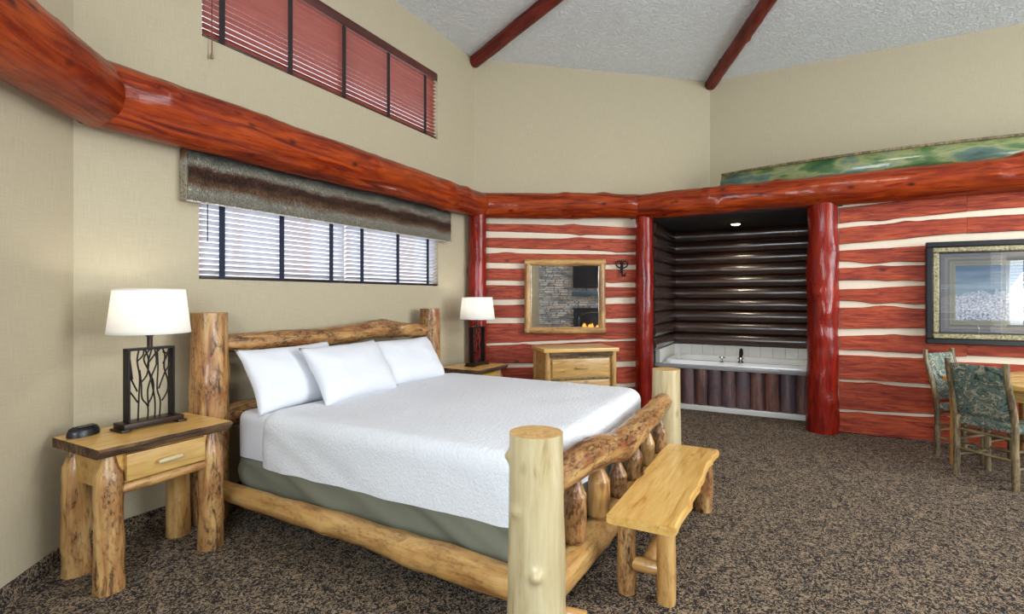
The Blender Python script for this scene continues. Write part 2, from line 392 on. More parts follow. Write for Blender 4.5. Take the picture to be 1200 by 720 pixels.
def lathe(name, prof, mat, parent=None, Mw=I4, na=24, sx=1, sy=1, cap=True):
    V, Fc = [], []; n = len(prof)
    for r, z in prof:
        for j in range(na):
            a = 2 * math.pi * j / na; V.append((math.cos(a) * r * sx, math.sin(a) * r * sy, z))
    for i in range(n - 1):
        for j in range(na): Fc.append((i * na + j, i * na + (j + 1) % na, (i + 1) * na + (j + 1) % na, (i + 1) * na + j))
    if cap: Fc.append(tuple(range(na))); Fc.append(tuple((n - 1) * na + j for j in range(na)))
    return mesh(name, V, Fc, mat, parent, Mw)
def smooth_path(pts, k=6):
    out = []; P = [Vector(p) for p in pts]
    for i in range(len(P) - 1):
        a, b, c, d = P[max(i - 1, 0)], P[i], P[i + 1], P[min(i + 2, len(P) - 1)]
        for j in range(k):
            t = j / k
            out.append(.5 * ((2 * b) + (c - a) * t + (2 * a - 5 * b + 4 * c - d) * t * t + (3 * b - a - 3 * c + d) * t ** 3))
    return out + [P[-1]]

# ------------------------------------------------------------------ room shell
ZC = 4.47; APEX = (3.44, -1.04, 4.86)
P = [(1.37, 3.56), (5.51, 3.56), (7.70, 1.03), (7.70, -4.0), (5.6, -5.9), (1.4, -5.9), (-1.2, -1.2), (-1.2, 1.4)]
def struct(o): o['kind'] = 'structure'; return o
box('floor', (-1.6, -6.3, -.1), (8.3, 3.9, 0), 'carpet')['kind'] = 'structure'
V = [(x, y, ZC) for x, y in P] + [APEX]; V += [(x, y, z + .15) for x, y, z in V]
Fc = [(i, (i + 1) % 8, 8) for i in range(8)] + [(9 + i, 9 + (i + 1) % 8, 17) for i in range(8)] + [(i, (i + 1) % 8, 9 + (i + 1) % 8, 9 + i) for i in range(8)]
struct(mesh('ceiling', V, Fc, 'ceiling', smooth=False))
def wall(name, a, b, z0, z1, holes=(), mat='wallpaper', th=.14):
    """wall from a to b (room on the right-hand side of a->b seen from above), openings as (s0, s1, z0, z1)"""
    A = Vector((a[0], a[1], 0)); L = (Vector((b[0], b[1], 0)) - A).length
    Mw = frame_xz((a[0], a[1], 0), (b[0] - a[0], b[1] - a[1]))
    ss = sorted({0, L, *[h for q in holes for h in q[:2]]}); zs = sorted({z0, z1, *[h for q in holes for h in q[2:]]})
    V, Fc = [], []
    solid = {}
    for i in range(len(ss) - 1):
        for k in range(len(zs) - 1):
            cs, cz = (ss[i] + ss[i + 1]) / 2, (zs[k] + zs[k + 1]) / 2
            solid[i, k] = not any(q[0] < cs < q[1] and q[2] < cz < q[3] for q in holes)
    idx = {}
    def vid(i, k, f):
        if (i, k, f) not in idx: idx[i, k, f] = len(V); V.append((ss[i], th if f else 0, zs[k]))
        return idx[i, k, f]
    for (i, k), s in solid.items():
        if not s: continue
        for f in (0, 1): Fc.append((vid(i, k, f), vid(i + 1, k, f), vid(i + 1, k + 1, f), vid(i, k + 1, f)))
        for (di, dk, c1, c2) in ((-1, 0, (i, k), (i, k + 1)), (1, 0, (i + 1, k), (i + 1, k + 1)), (0, -1, (i, k), (i + 1, k)), (0, 1, (i, k + 1), (i + 1, k + 1))):
            if not solid.get((i + di, k + dk), False):
                Fc.append((vid(*c1, 0), vid(*c2, 0), vid(*c2, 1), vid(*c1, 1)))
    return struct(mesh(name, V, Fc, mat, None, Mw, False))
UW = (2.09, 4.76, 3.24, 3.98); LW = (2.07, 4.77, 1.57, 2.31)      # upper and lower window on the left wall, X0 X1 Z0 Z1
off = lambda q: (q[0] - P[0][0], q[1] - P[0][0], q[2], q[3])
wall('wall_left', P[0], P[1], 0, ZC + .02, [off(UW), off(LW)])
wall('wall_near_left', P[7], P[0], 0, ZC + .02)
wall('wall_back_upper', P[1], P[2], 2.45, ZC + .02)
wall('wall_right_upper', P[2], P[3], 2.45, ZC + .02)
wall('wall_right_rear', P[3], P[4], 0, ZC + .02)
wall('wall_rear', P[4], P[5], 0, ZC + .02, [(.45, 3.75, .95, 2.85), (.45, 3.75, 3.3, 4.2)])
wall('wall_entry', P[6], P[7], 0, ZC + .02, [(.5, 2.2, 1.05, 2.75)])
stone_wall = wall('wall_fireplace', P[5], P[6], 0, ZC + .02, [(5.371 - 4.55, 5.371 - 3.05, .9, 2.2)])
# lower log-clad walls
WA, WB = Vector((5.51, 3.56, 0)), Vector((6.55, 1.77, 0)); WD = (WB - WA).normalized(); WN = Vector((-WD.y * -1, 0, 0))
WN = Vector((WD.y, -WD.x, 0))          # into the room
wall_log_back = wall('wall_back', WA, WB, 0, 2.6, mat='cream_wall')
wall_log_right = wall('wall_right', (6.55, -.36), (6.55, -5.05), 0, 2.6, mat='cream_wall')
struct(mesh('trim_ledge', [(5.5, 3.55, 2.6), (6.53, 1.77, 2.6), (6.53, -5.05, 2.6), (7.72, -4.0, 2.6), (7.72, 1.03, 2.6)] + [(5.5, 3.55, 2.5), (6.53, 1.77, 2.5), (6.53, -5.05, 2.5), (7.72, -4.0, 2.5), (7.72, 1.03, 2.5)],
    [(0, 1, 2, 3, 4), (5, 6, 7, 8, 9)] + [(i, (i + 1) % 5, 5 + (i + 1) % 5, 5 + i) for i in range(5)], 'cream_wall', smooth=False))
# tub alcove shell
AX0, AX1, AY0, AY1, AZ = 6.55, 8.0, -.36, 1.62, 2.42
wall('wall_alcove_left', (AX0, AY1), (AX1, AY1), 0, 2.5, mat='dark_void', th=.1)
wall('wall_alcove_back', (AX1, AY1 + .1), (AX1, AY0 - .1), 0, 2.5, mat='dark_void', th=.1)
wall('wall_alcove_right', (AX1, AY0), (AX0 + .15, AY0), 0, 2.5, mat='dark_void', th=.1)
struct(box('ceiling_alcove', (AX0 - .03, AY0 - .1, AZ), (AX1 + .1, AY1 + .1, 2.5), 'dark_void'))
# carpet cove base
def baseboard(name, a, b):
    d = Vector((b[0] - a[0], b[1] - a[1], 0)); Mw = frame_xz((a[0], a[1], 0), d)
    struct(box(name, (0, -.012, 0), (d.length, 0, .10), 'carpet', None, Mw))
baseboard('baseboard_left', P[0], P[1]); baseboard('baseboard_near_left', P[7], P[0])

# board edges read off the photograph in metres: (z lo, z hi) at both ends
def zpx(y, t): return CAM_H + (HORIZON - y) * t
def board(parent, L, e0, e1, seed, Mw):
    rg = random.Random(seed); n = 26; V, Fc = [], []
    th = .028; ph = rg.uniform(0, 40)
    bump = [(rg.uniform(.1, .9) * L, rg.uniform(.006, .02), rg.choice((0, 1)), rg.uniform(.05, .12)) for _ in range(2)]
    for i in range(n + 1):
        s = L * i / n; k = i / n
        lo = e0[0] + (e1[0] - e0[0]) * k + .010 * noise.noise(Vector((s * 1.7, ph, 0))) + .004 * noise.noise(Vector((s * 6, ph, 3)))
        hi = e0[1] + (e1[1] - e0[1]) * k + .010 * noise.noise(Vector((s * 1.7, ph, 9))) + .004 * noise.noise(Vector((s * 6, ph, 12)))
        for bs, bh, up, bw in bump:
            g = bh * math.exp(-((s - bs) / bw) ** 2)
            if up: hi += g
            else: lo -= g
        lo = max(lo, .002)
        zm = (e0[0] + e0[1]) / 2
        for y, z in ((0, lo), (-th * .55, lo), (-th, lo + .007), (-th, (lo + hi) / 2), (-th, hi - .007), (-th * .55, hi), (0, hi)):
            V.append((s, y, z - zm))
    for i in range(n):
        for j in range(6): Fc.append((i * 7 + j, i * 7 + j + 1, (i + 1) * 7 + j + 1, (i + 1) * 7 + j))
    Fc.append(tuple(range(7))); Fc.append(tuple(n * 7 + j for j in range(7)))
    return mesh('log_siding_board', V, Fc, 'red_board', parent, Mw @ T(0, 0, (e0[0] + e0[1]) / 2), True, None, 50)
l2 = [(262, 271), (278.6, 289.4), (296.6, 307.6), (315, 328.6), (334.4, 352), (358, 372.4), (379, 402.4), (406, 427), (432, 452), (457, 479)]
r2 = [(266, 276.4), (280, 295), (299, 310.6), (316, 331), (337, 348.4), (356, 372.4), (378, 396.4), (399.4, 423.4), (430, 449), (454, 478)]
m2 = frame_xz(WA, WD); t2 = 6.56 / F_PX
for i, (a, b) in enumerate(zip(l2, r2)):
    board(wall_log_back, 2.07, (zpx(a[1], t2), zpx(a[0], t2)), (zpx(b[1], t2), zpx(b[0], t2)), 20 + i, m2)
l3 = [(244, 262.5), (268, 287), (294.4, 306.4), (314.4, 329.4), (339.4, 352.4), (361, 385), (394, 410), (416, 444), (447, 479), (482, 506)]
r3 = [(233, 252), (259, 278), (288, 306.4), (311.4, 329), (335.4, 357), (361.4, 386), (392, 414), (422, 449), (453, 484), (488.5, 516)]
m3 = frame_xz((6.55, -.43, 0), (0, -1))
for i, (a, b) in enumerate(zip(l3, r3)):
    ta, tb = 6.55 / 713.6, 6.55 / 762
    e0 = (zpx(a[1], ta), zpx(a[0], ta)); e1 = (zpx(b[1], tb), zpx(b[0], tb))
    board(wall_log_right, .72, e0, e1, 60 + i, m3) if False else None
    ex = tuple(p + (q - p) * 1.35 + rnd.uniform(-.012, .012) for p, q in zip(e0, e1))
    V3 = board(wall_log_right, 1.05, e0, ex, 60 + i, m3)
    en = tuple(z + rnd.uniform(-.015, .015) for z in ex)
    o3 = board(wall_log_right, 3.3, ex, en, 60 + i + 100, m3 @ T(1.052, 0, 0))

# ------------------------------------------------------------------ windows and blinds
def window(name, q, Yin, Mw=I4):
    X0, X1, Z0, Z1 = q; w_ = struct(bpy.data.objects.new(name, None)); link(w_, None, Mw @ T((X0 + X1) / 2, Yin + .1, Z0))
    f = .035; bm = bmesh.new()
    for lo, hi in (((X0, Yin + .075, Z0), (X1, Yin + .125, Z0 + f)), ((X0, Yin + .075, Z1 - f), (X1, Yin + .125, Z1)),
                   ((X0, Yin + .075, Z0 + f), (X0 + f, Yin + .125, Z1 - f)), ((X1 - f, Yin + .075, Z0 + f), (X1, Yin + .125, Z1 - f)),
                   (((X0 + X1) / 2 - .02, Yin + .075, Z0 + f), ((X0 + X1) / 2 + .02, Yin + .125, Z1 - f))):
        bm_box(bm, lo, hi)
    from_bm('window_frame', bm, 'white_paint', w_, Mw, False)
    for a, b in ((X0 + f, (X0 + X1) / 2 - .02), ((X0 + X1) / 2 + .02, X1 - f)):
        box('window_pane', (a, Yin + .098, Z0 + f), (b, Yin + .102, Z1 - f), 'glass', w_, Mw)
    return w_
window('window_1', UW, 3.56); window('window_2', LW, 3.56)
def blind(label, X0, X1, Z0, Z1, Y, n, tilt, smat, tapes, tmat, rail, group, cord=None, Mw=I4, tassel=True):
    t = thing('venetian_blind', label, 'window blind', (0, 0, 0), 0, group)
    cx = (X0 + X1) / 2; L = X1 - X0
    sh = bpy.data.meshes.new('slat'); wd = .05
    sec = [(-wd / 2, 0), (-wd / 4, .0035), (0, .005), (wd / 4, .0035), (wd / 2, 0)]
    Vs = [(x, y, z + dz) for x in (-L / 2, L / 2) for dz in (0, .0025) for y, z in sec]
    Fs = [(j, j + 1, 10 + j + 1, 10 + j) for j in range(4)] + [(5 + j, 15 + j, 15 + j + 1, 5 + j + 1) for j in range(4)] + [(0, 10, 15, 5), (4, 9, 19, 14), tuple([0, 1, 2, 3, 4, 9, 8, 7, 6, 5]), tuple([10, 15, 16, 17, 18, 19, 14, 13, 12, 11])]
    sh.from_pydata(Vs, [], Fs); sh.materials.append(M[smat]); sh.update()
    bm = bmesh.new(); bm.from_mesh(sh); bmesh.ops.recalc_face_normals(bm, faces=bm.faces); bm.to_mesh(sh); bm.free()
    z_lo, z_hi = Z0 + .03, Z1 - .075
    for i in range(n):
        z = z_lo + .02 + (z_hi - z_lo - .02) * i / (n - 1)
        link(bpy.data.objects.new('slat', sh), t, T(cx, Y, z) @ Matrix.Rotation(tilt + R(rnd.uniform(-2, 2)), 4, 'X'))
    box('bottom_rail', (X0, Y - .025, Z0 + .006), (X1, Y + .025, Z0 + .026), rail, t, I4, .004)
    box('head_valance', (X0, Y - .045, Z1 - .085), (X1, Y - .03, Z1 - .002), rail, t, I4, .004)
    box('headrail', (X0, Y - .028, Z1 - .05), (X1, Y + .028, Z1 - .004), rail, t, I4, .003)
    for x in tapes:
        box('ladder_tape', (x - .022, Y - .0335, Z0 + .006), (x + .022, Y - .0315, Z1 - .088), tmat, t, I4)
    if cord:
        x, zb = cord
        c = tube('pull_cord', [(x, Y - .05, Z1 - .085), (x, Y - .06, (Z1 + zb) / 2), (x, Y - .06, zb)], .0035, tmat if not tassel else 'blind_rail', t)
        if tassel: lathe('tassel', [(.004, .035), (.008, .03), (.011, 0), (.008, -.006)], 'twig', c, T(x, Y - .06, zb - .03), 10)
    return t
def xt(px, Y=3.56):
    dx = F_PX * math.cos(YAW) + (px - 600) * math.sin(YAW); dy = F_PX * math.sin(YAW) - (px - 600) * math.cos(YAW)
    return Y * dx / dy
BY = 3.588
bu = blind('mahogany wooden blind with closed slats in the high window', UW[0] + .01, UW[1] - .03, UW[2], UW[3], BY, 16, R(-12), 'slat', [xt(p, BY - .03) for p in (260, 340, 403, 455, 498)], 'dark_tape', 'rail_dark', None, (xt(247, 3.54), 3.13))
bl1 = blind('longer opened blind at the lamp end of the low window', LW[0] + .01, xt(403, BY), LW[2], LW[3], BY, 17, R(-30), 'slat_sheen', [xt(p, BY - .03) for p in (260, 330, 388)], 'navy_tape', 'bronze', 'blinds in the low window', (xt(241, 3.55), 1.83), tassel=False)
bl2 = blind('shorter opened blind at the corner end of the low window', xt(405, BY), LW[1] - .01, LW[2], LW[3], BY, 17, R(-30), 'slat_sheen', [xt(p, BY - .03) for p in (424, 466, 501)], 'navy_tape', 'bronze', 'blinds in the low window')
# faux fur valance
vt = thing('fur_valance', 'striped grey and brown faux fur valance over the low window', 'valance', (3.39, 3.48, 2.085))
VX0, VX1, VZ0, VZ1, VY = 1.945, 4.885, 2.085, 2.43, 3.475
bm = bmesh.new(); bm_box(bm, (VX0 + .005, VY + .01, VZ0 + .005), (VX1 - .005, 3.535, VZ1 - .005)); from_bm('valance_board', bm, 'white_paint', vt, I4, False)
nx, nzv = 90, 14; V, Fc = [], []
for i in range(nx + 1):
    for k in range(nzv + 1):
        x = (VX1 - VX0) * i / nx; z = (VZ1 - VZ0) * k / nzv
        V.append((x, -.012 * math.sin(math.pi * k / nzv) ** .5 + .006 * noise.noise(Vector((x * 9, 0, z * 14))), z))
for i in range(nx):
    for k in range(nzv): Fc.append((i * (nzv + 1) + k, (i + 1) * (nzv + 1) + k, (i + 1) * (nzv + 1) + k + 1, i * (nzv + 1) + k + 1))
MV = T(VX0, VY, VZ0)
mesh('fur_backing', V, Fc, 'fur', vt, MV)
for xx in (VX0, VX1): box('fur_side', (xx - .006, VY, VZ0), (xx + .006, 3.555, VZ1), 'fur', vt, I4, .004) if xx == VX1 else box('fur_side', (xx - .006, VY, VZ0), (xx + .006, 3.555, VZ1), 'fur', vt, I4, .004)
box('white_piping', (VX0, VY - .016, VZ0 - .008), (VX1, VY + .012, VZ0), 'white_paint', vt, I4, .003)
V, Fc = [], []; rg = random.Random(3)
for i in range(26000):
    x = rg.uniform(0, VX1 - VX0); z = rg.uniform(0, VZ1 - VZ0); y = -.010
    l = rg.uniform(.018, .042); dx = rg.uniform(-.5, .5) * l; dz = -rg.uniform(.5, .95) * l + rg.uniform(-.3, .5) * l
    b = len(V); ww = .0024
    V += [(x - ww, y, z), (x + ww, y, z), (x + dx, y - rg.uniform(.4, .8) * l, max(-.012, z + dz))]; Fc.append((b, b + 1, b + 2))
me = bpy.data.meshes.new('fur_pile'); me.from_pydata(V, [], Fc); me.materials.append(M['fur'])
fp = link(bpy.data.objects.new('fur_pile', me), vt, MV); fp['kind'] = 'stuff'

# ------------------------------------------------------------------ log beams, posts, rafters
def beam(label, p0, p1, prof, seed, mat='red_log', name='log_beam', cat='beam', group=None, **kw):
    return tag(log(name, p0, p1, prof, mat, None, seed, end=mat, **kw), label, cat, group)
BZ = 2.585
beam('long red log beam along the window wall above the fur valance', (1.36, 3.40, BZ), (5.52, 3.40, BZ), [(0, .185), (.3, .18), (.7, .165), (1, .15)], 1, knots=9, na=28, rough=.04)
beam('red log beam on the near wall running out of the frame at the left', (1.44, 3.43, BZ), (-1.15, 1.27, BZ + .01), [(0, .185), (.1, .19), (1, .20)], 2, knots=5, na=28)
bq = WN * .11
beam('short red log beam over the mirror', Vector((5.44, 3.44, BZ)), Vector((6.44, 1.70, BZ)), [(0, .16), (.5, .158), (1, .15)], 3, knots=7, na=28)
beam('red log beam over the tub alcove and framed picture', (6.43, 1.80, BZ - .01), (6.43, -5.0, BZ), [(0, .15), (.08, .165), (.2, .15), (.35, .165), (.6, .16), (1, .15)], 4, knots=16, na=28, rough=.05)
for lab, x, y, r, sd in (('slender red log post in the corner behind the far lamp', 5.38, 3.42, .112, 5), ('red log post between the dresser and the tub', 6.47, 1.64, .108, 6), ('thick knotty red log post at the right of the tub', 6.48, -.275, .145, 7)):
    beam(lab, (x, y, 0), (x, y, BZ - .08), [(0, r * 1.06), (.3, r), (.6, r * 1.02), (1, r * .97)], sd, 'red_post', 'log_post', 'post', 'red log posts', knots=7 if sd == 7 else 3, na=28, rough=.07 if sd == 7 else .04)
for lab, p, sd in (('slim red ceiling rafter rising from the corner by the high window', P[1], 8), ('slim red ceiling rafter rising from the corner above the tub', P[2], 9)):
    a = Vector((p[0], p[1], ZC - .05)); b = Vector((APEX[0], APEX[1], APEX[2] - .05)); d = (b - a).normalized()
    beam(lab, a + d * .02, b, [(0, .078), (1, .082)], sd, 'rafter', 'ceiling_rafter', 'rafter', 'ceiling rafters', knots=12, na=20, rough=.05)

# ------------------------------------------------------------------ tub alcove
def half_logs(parent_name, Mw, L, z0, n, dz, seed):
    for i in range(n):
        V, Fc, mi = log_mesh(L, [(0, dz * .53), (1, dz * .53)], seed + i, nz=24, na=14, rough=.035, knots=2)
        me_M = Mw @ T(0, 0, z0 + dz * (i + .5)) @ Matrix.Rotation(R(90), 4, 'Y')
        # lay the tube along local X: mesh is built along Z, so bake it along X for the grain
        V = [(z, y, -x) for x, y, z in V]
        mesh('wall_log', V, Fc, 'dark_log', parent_name, Mw @ T(0, 0, z0 + dz * (i + .5)), True, None, 50)
dzl = (AZ - .75) / 10
half_logs(bpy.data.objects['wall_alcove_back'], frame_xz((AX1 - .02, AY1 - .02, 0), (0, -1)), AY1 - AY0 - .04, .75, 10, dzl, 200)
half_logs(bpy.data.objects['wall_alcove_left'], frame_xz((AX0 + .1, AY1 - .0, 0), (1, 0)), AX1 - AX0 - .16, .75, 10, dzl, 230)
half_logs(bpy.data.objects['wall_alcove_right'], frame_xz((AX1 - .06, AY0, 0), (-1, 0)), AX1 - AX0 - .24, .75, 10, dzl, 260)
# tiles above the deck
tw = .15
for (pn, m_, L) in (('wall_alcove_back', frame_xz((AX1, AY1, 0), (0, -1)), AY1 - AY0), ('wall_alcove_left', frame_xz((AX0 + .43, AY1, 0), (1, 0)), AX1 - AX0 - .43), ('wall_alcove_right', frame_xz((AX1, AY0, 0), (-1, 0)), AX1 - AX0 - .43)):
    box('tile_backing', (0, -.055, .572), (L, -.002, .755), 'grout', bpy.data.objects[pn], m_)
    k = int(L / tw)
    for i in range(k):
        box('wall_tile', (L * i / k + .0015, -.068, .574), (L * (i + 1) / k - .0015, -.055, .752), 'white_tile', bpy.data.objects[pn], m_, .002, 1)
TX = 6.98
tb = thing('bathtub', 'white oval soaking tub set in a log-fronted deck', 'bathtub', (7.46, .63, 0))
# tub: rounded rectangle rings
def rr(cx, cy, hx, hy, r, z, n=12):
    pts = []
    for sx, sy, a0 in ((1, 1, 0), (-1, 1, 90), (-1, -1, 180), (1, -1, 270)):
        for i in range(n): 
            a = R(a0 + 90 * i / (n - 1)); pts.append((cx + sx * (hx - r) + r * math.cos(a), cy + sy * (hy - r) + r * math.sin(a), z))
    return pts
def loft(name, rings, mat, parent, Mw=I4, cap0=False, cap1=True):
    n = len(rings[0]); V = [p for r_ in rings for p in r_]; Fc = []
    for i in range(len(rings) - 1):
        for j in range(n): Fc.append((i * n + j, i * n + (j + 1) % n, (i + 1) * n + (j + 1) % n, (i + 1) * n + j))
    if cap0: Fc.append(tuple(range(n)))
    if cap1: Fc.append(tuple((len(rings) - 1) * n + j for j in range(n)))
    return mesh(name, V, Fc, mat, parent, Mw)
cx, cy = 7.47, .63; hx, hy = .42, .88
rg_ = [rr(cx, cy, hx, hy, .10, .565), rr(cx, cy, hx, hy, .10, .60), rr(cx, cy, hx - .015, hy - .015, .10, .618), rr(cx, cy, hx - .07, hy - .07, .22, .622),
       rr(cx, cy, hx - .09, hy - .10, .26, .61), rr(cx, cy, hx - .12, hy - .15, .25, .50), rr(cx, cy, hx - .16, hy - .24, .22, .25), rr(cx, cy, hx - .24, hy - .36, .15, .20)]
loft('basin', rg_, 'porcelain', tb)
bm = bmesh.new()
for lo, hi in (((TX + .02, AY0 + .005, .52), (7.07, AY1 - .005, .568)), ((7.87, AY0 + .005, .52), (AX1 - .005, AY1 - .005, .568)), ((7.07, AY0 + .005, .52), (7.87, cy - hy + .03, .568)), ((7.07, cy + hy - .03, .52), (7.87, AY1 - .005, .568))): bm_box(bm, lo, hi)
from_bm('deck', bm, 'white_tile', tb, I4, False)
box('deck_edge', (TX - .05, AY0 + .005, .525), (TX + .02, AY1 - .005, .57), 'grey_tile', tb, I4, .006)
box('apron_backing', (TX + .03, AY0 + .005, .0), (TX + .06, AY1 - .005, .52), 'dark_void', tb)
box('base_curb', (TX - .06, AY0 + .005, 0), (TX + .02, AY1 - .005, .065), 'white_tile', tb, I4, .006)
na_ = 12; pw = (AY1 - AY0 - .02) / na_
for i in range(na_):
    y = AY1 - .01 - pw * (i + .5); V, Fc, mi = log_mesh(.46, [(0, pw * .52), (1, pw * .50)], 300 + i, nz=10, na=14, rough=.05)
    V = [(x * .75, y_, z) for x, y_, z in V]
    mesh('apron_log', V, Fc, 'apron_log', tb, T(TX + .02, y, .063), True, None, 50)
fc = thing('tub_faucet', 'dark arched tub spout with two chrome handles on the tub rim', 'faucet', (7.08, .42, .62))
sy = 7.10 * (F_PX * math.sin(YAW) - 268 * math.cos(YAW)) / (F_PX * math.cos(YAW) + 268 * math.sin(YAW))
tube('spout', smooth_path([(7.10, sy, .615), (7.10, sy, .70), (7.12, sy, .755), (7.17, sy, .775), (7.22, sy, .755), (7.235, sy, .70)]), .020, 'iron', fc, I4, 10)
lathe('spout_flange', [(.035, 0), (.035, .008), (.022, .02)], 'iron', fc, T(7.10, sy, .619), 14)
for dy in (.0, .22):
    h = lathe('handle', [(.026, 0), (.026, .008), (.012, .015), (.010, .05), (.018, .055), (.016, .07)], 'chrome', fc, T(7.045, sy + dy - .005, .618), 14)
    for a in range(2): box('lever', (-.045, -.006, .055), (.045, .006, .066), 'chrome', h, T(7.045, sy + dy - .005, .618) @ Matrix.Rotation(R(45 + 90 * a), 4, 'Z'), .003)
ol = thing('shower_head', 'small chrome tub filler fitting at the right end of the tub', 'fitting', (7.3, -.25, .62))
tube('stem', smooth_path([(7.30, -.20, .62), (7.30, -.20, .66), (7.30, -.15, .67), (7.30, -.11, .655)]), .011, 'chrome', ol)
lathe('collar', [(.02, 0), (.02, .012), (.012, .02)], 'chrome', ol, T(7.30, -.20, .619), 12)
rl = thing('recessed_ceiling_light', 'glowing recessed light in the dark alcove ceiling over the tub', 'ceiling light', (7.4, .67, AZ))
lathe('trim_ring', [(.06, 0), (.085, 0), (.085, -.008), (.06, -.012), (.06, 0)], 'bronze', rl, T(7.4, .67, AZ - .001), 24, cap=False)
lathe('diffuser', [(.058, -.008), (.045, -.022), (.02, -.028)], 'lamp_glow', rl, T(7.4, .67, AZ), 20)
pl = bpy.data.lights.new('tub_light', 'SPOT'); pl.energy = 26; pl.color = (1, .86, .62); pl.spot_size = R(150); pl.spot_blend = .8; pl.shadow_soft_size = .06
po = bpy.data.objects.new('tub_light', pl); COL.objects.link(po); po.location = (7.4, .67, AZ - .05)

# ------------------------------------------------------------------ canoe on the ledge
cn = thing('canoe', 'green and cream painted canoe lying on the ledge above the log beam', 'canoe', (7.13, -1.46, 2.6))
LC = 2.27; ns = 40; nc = 15; V, Fc = [], []
def cw(t): return .47 * (1 - abs(t) ** 2.3) + .004
for i in range(ns + 1):
    t = -1 + 2 * i / ns; wv = cw(t); zb = .02 + .10 * abs(t) ** 4; zt = .40 + .02 * abs(t) ** 3
    yo = t * LC
    for j in range(nc):
        a = math.pi * j / (nc - 1); 
        x = -math.cos(a); x = math.copysign(abs(x) ** .7, x); zz = 1 - math.sin(a) ** .6
        V.append((x * wv, yo + (.05 * (1 - zz) * t ** 9), zb + (zt - zb) * zz))
for i in range(ns):
    for j in range(nc - 1): Fc.append((i * nc + j, i * nc + j + 1, (i + 1) * nc + j + 1, (i + 1) * nc + j))
h = mesh('hull', V, Fc, 'canoe', cn, T(7.13, -1.46, 2.6))
so = h.modifiers.new('shell', 'SOLIDIFY'); so.thickness = .008
for s in (-1, 1):
    tube('gunwale', [(7.13 + s * cw(-1 + 2 * i / ns), -1.46 + (-1 + 2 * i / ns) * LC, 2.6 + .40 + .02 * abs(-1 + 2 * i / ns) ** 3) for i in range(ns + 1)], .016, 'twig', cn, I4, 8)
for yy in (-2.6, -1.4, -.3): box('thwart', (7.16 - cw((yy + 1.46) / LC), yy - .03, 2.965), (7.10 + cw((yy + 1.46) / LC), yy + .03, 2.985), 'gold_log', cn, I4, .004)
box('keel_rest', (7.0, -1.6, 2.60), (7.26, -1.3, 2.622), 'gold_log', cn, I4, .004)

# ------------------------------------------------------------------ mirror, ornament, picture
mr = thing('wall_mirror', 'square wall mirror in a peeled log frame above the dresser', 'mirror', tuple(WA + WD * 1.15 + WN * .04 + Vector((0, 0, .985))))
mm = frame_xz(WA + WN * .035, WD); s0, s1, z0, z1 = .645, 1.665, .985, 1.925; fr = .042
def ml(a, b, sd): return log('frame_log', mm @ Vector(a), mm @ Vector(b), [(0, fr), (.5, fr * 1.05), (1, fr)], 'gold_log', mr, sd, rough=.08, knots=2, na=14)
ml((s0 - .0, -.04, z0 + fr), (s1, -.04, z0 + fr), 31); ml((s0, -.04, z1 - fr), (s1, -.04, z1 - fr), 32)
ml((s0 + fr, -.038, z0 + .02), (s0 + fr, -.038, z1 - .02), 33); ml((s1 - fr, -.038, z0 + .02), (s1 - fr, -.038, z1 - .02), 34)
box('mirror_glass', (s0 + fr, -.03, z0 + fr), (s1 - fr, -.022, z1 - fr), 'mirror', mr, mm)
box('backing_board', (s0 + .02, -.021, z0 + .02), (s1 - .02, -.004, z1 - .02), 'drawer_board', mr, mm)
orn = thing('wall_hook', 'small black wrought-iron hook on the log wall beside the mirror', 'hook', tuple(WA + WD * 1.87 + WN * .04 + Vector((0, 0, 1.75))))
mo = mm @ T(1.875, -.03, 1.80)
V, Fc = [], []
for pts in (smooth_path([(-.06, 0, .03), (-.075, 0, .075), (-.03, 0, .10), (0, 0, .05), (.03, 0, .10), (.075, 0, .075), (.06, 0, .03)], 5), smooth_path([(0, 0, .12), (0, -.01, 0), (0, -.02, -.10)], 5), smooth_path([(0, -.015, -.06), (.03, -.03, -.09), (.03, -.05, -.05)], 5), smooth_path([(-.06, 0, .03), (0, -.008, .01), (.06, 0, .03)], 5)):
    a, b = tube_vf(pts, .009, 7, len(V)); V += a; Fc += b
mesh('scroll', V, Fc, 'iron', orn, mo); box('mount_plate', (-.02, .0, -.05), (.02, .012, .05), 'iron', orn, mo, .004)
pc = thing('framed_picture', 'large framed winter landscape under glass on the red log wall', 'picture', (6.5, -1.9, .99))
PY0, PW, PZ0, PZ1 = -1.146, 1.50, .99, 1.985
mp = frame_xz((6.513, PY0, 0), (0, -1))
mp = mp @ T(0, -.05, 0) @ Matrix.Rotation(R(1.9), 4, 'Z')
def ring(name, s_in, s_out, yf, yb, mat, bev=.004, prof=None):
    o = pc; bm = bmesh.new()
    for lo, hi in (((s_in[0] - 0, yf, s_in[2]), (s_in[1], yb, s_out[2])), ((s_in[0], yf, s_out[3]), (s_in[1], yb, s_in[3])), ((s_in[0], yf, s_out[2]), (s_out[0], yb, s_out[3])), ((s_out[1], yf, s_out[2]), (s_in[1], yb, s_out[3]))): bm_box(bm, lo, hi, bev, 1)
    return from_bm(name, bm, mat, pc, mp)
def inset(d, dv=None): dv = d if dv is None else dv; return (d, PW - d, PZ0 + dv, PZ1 - dv)
ring('outer_frame', inset(0), inset(.05), -.055, .0, 'frame_black', .006)
ring('gold_moulding', inset(.05), inset(.105), -.045, 0, 'gold', .010)
ring('inner_lip', inset(.105), inset(.115), -.03, 0, 'frame_black', .002)
lv = [(.115, .15, 'mat_grey'), (.15, .172, 'mat_taupe'), (.172, .19, 'mat_grey'), (.19, .205, 'mat_sage'), (.205, .22, 'mat_taupe'), (.22, .235, 'mat_sage')]
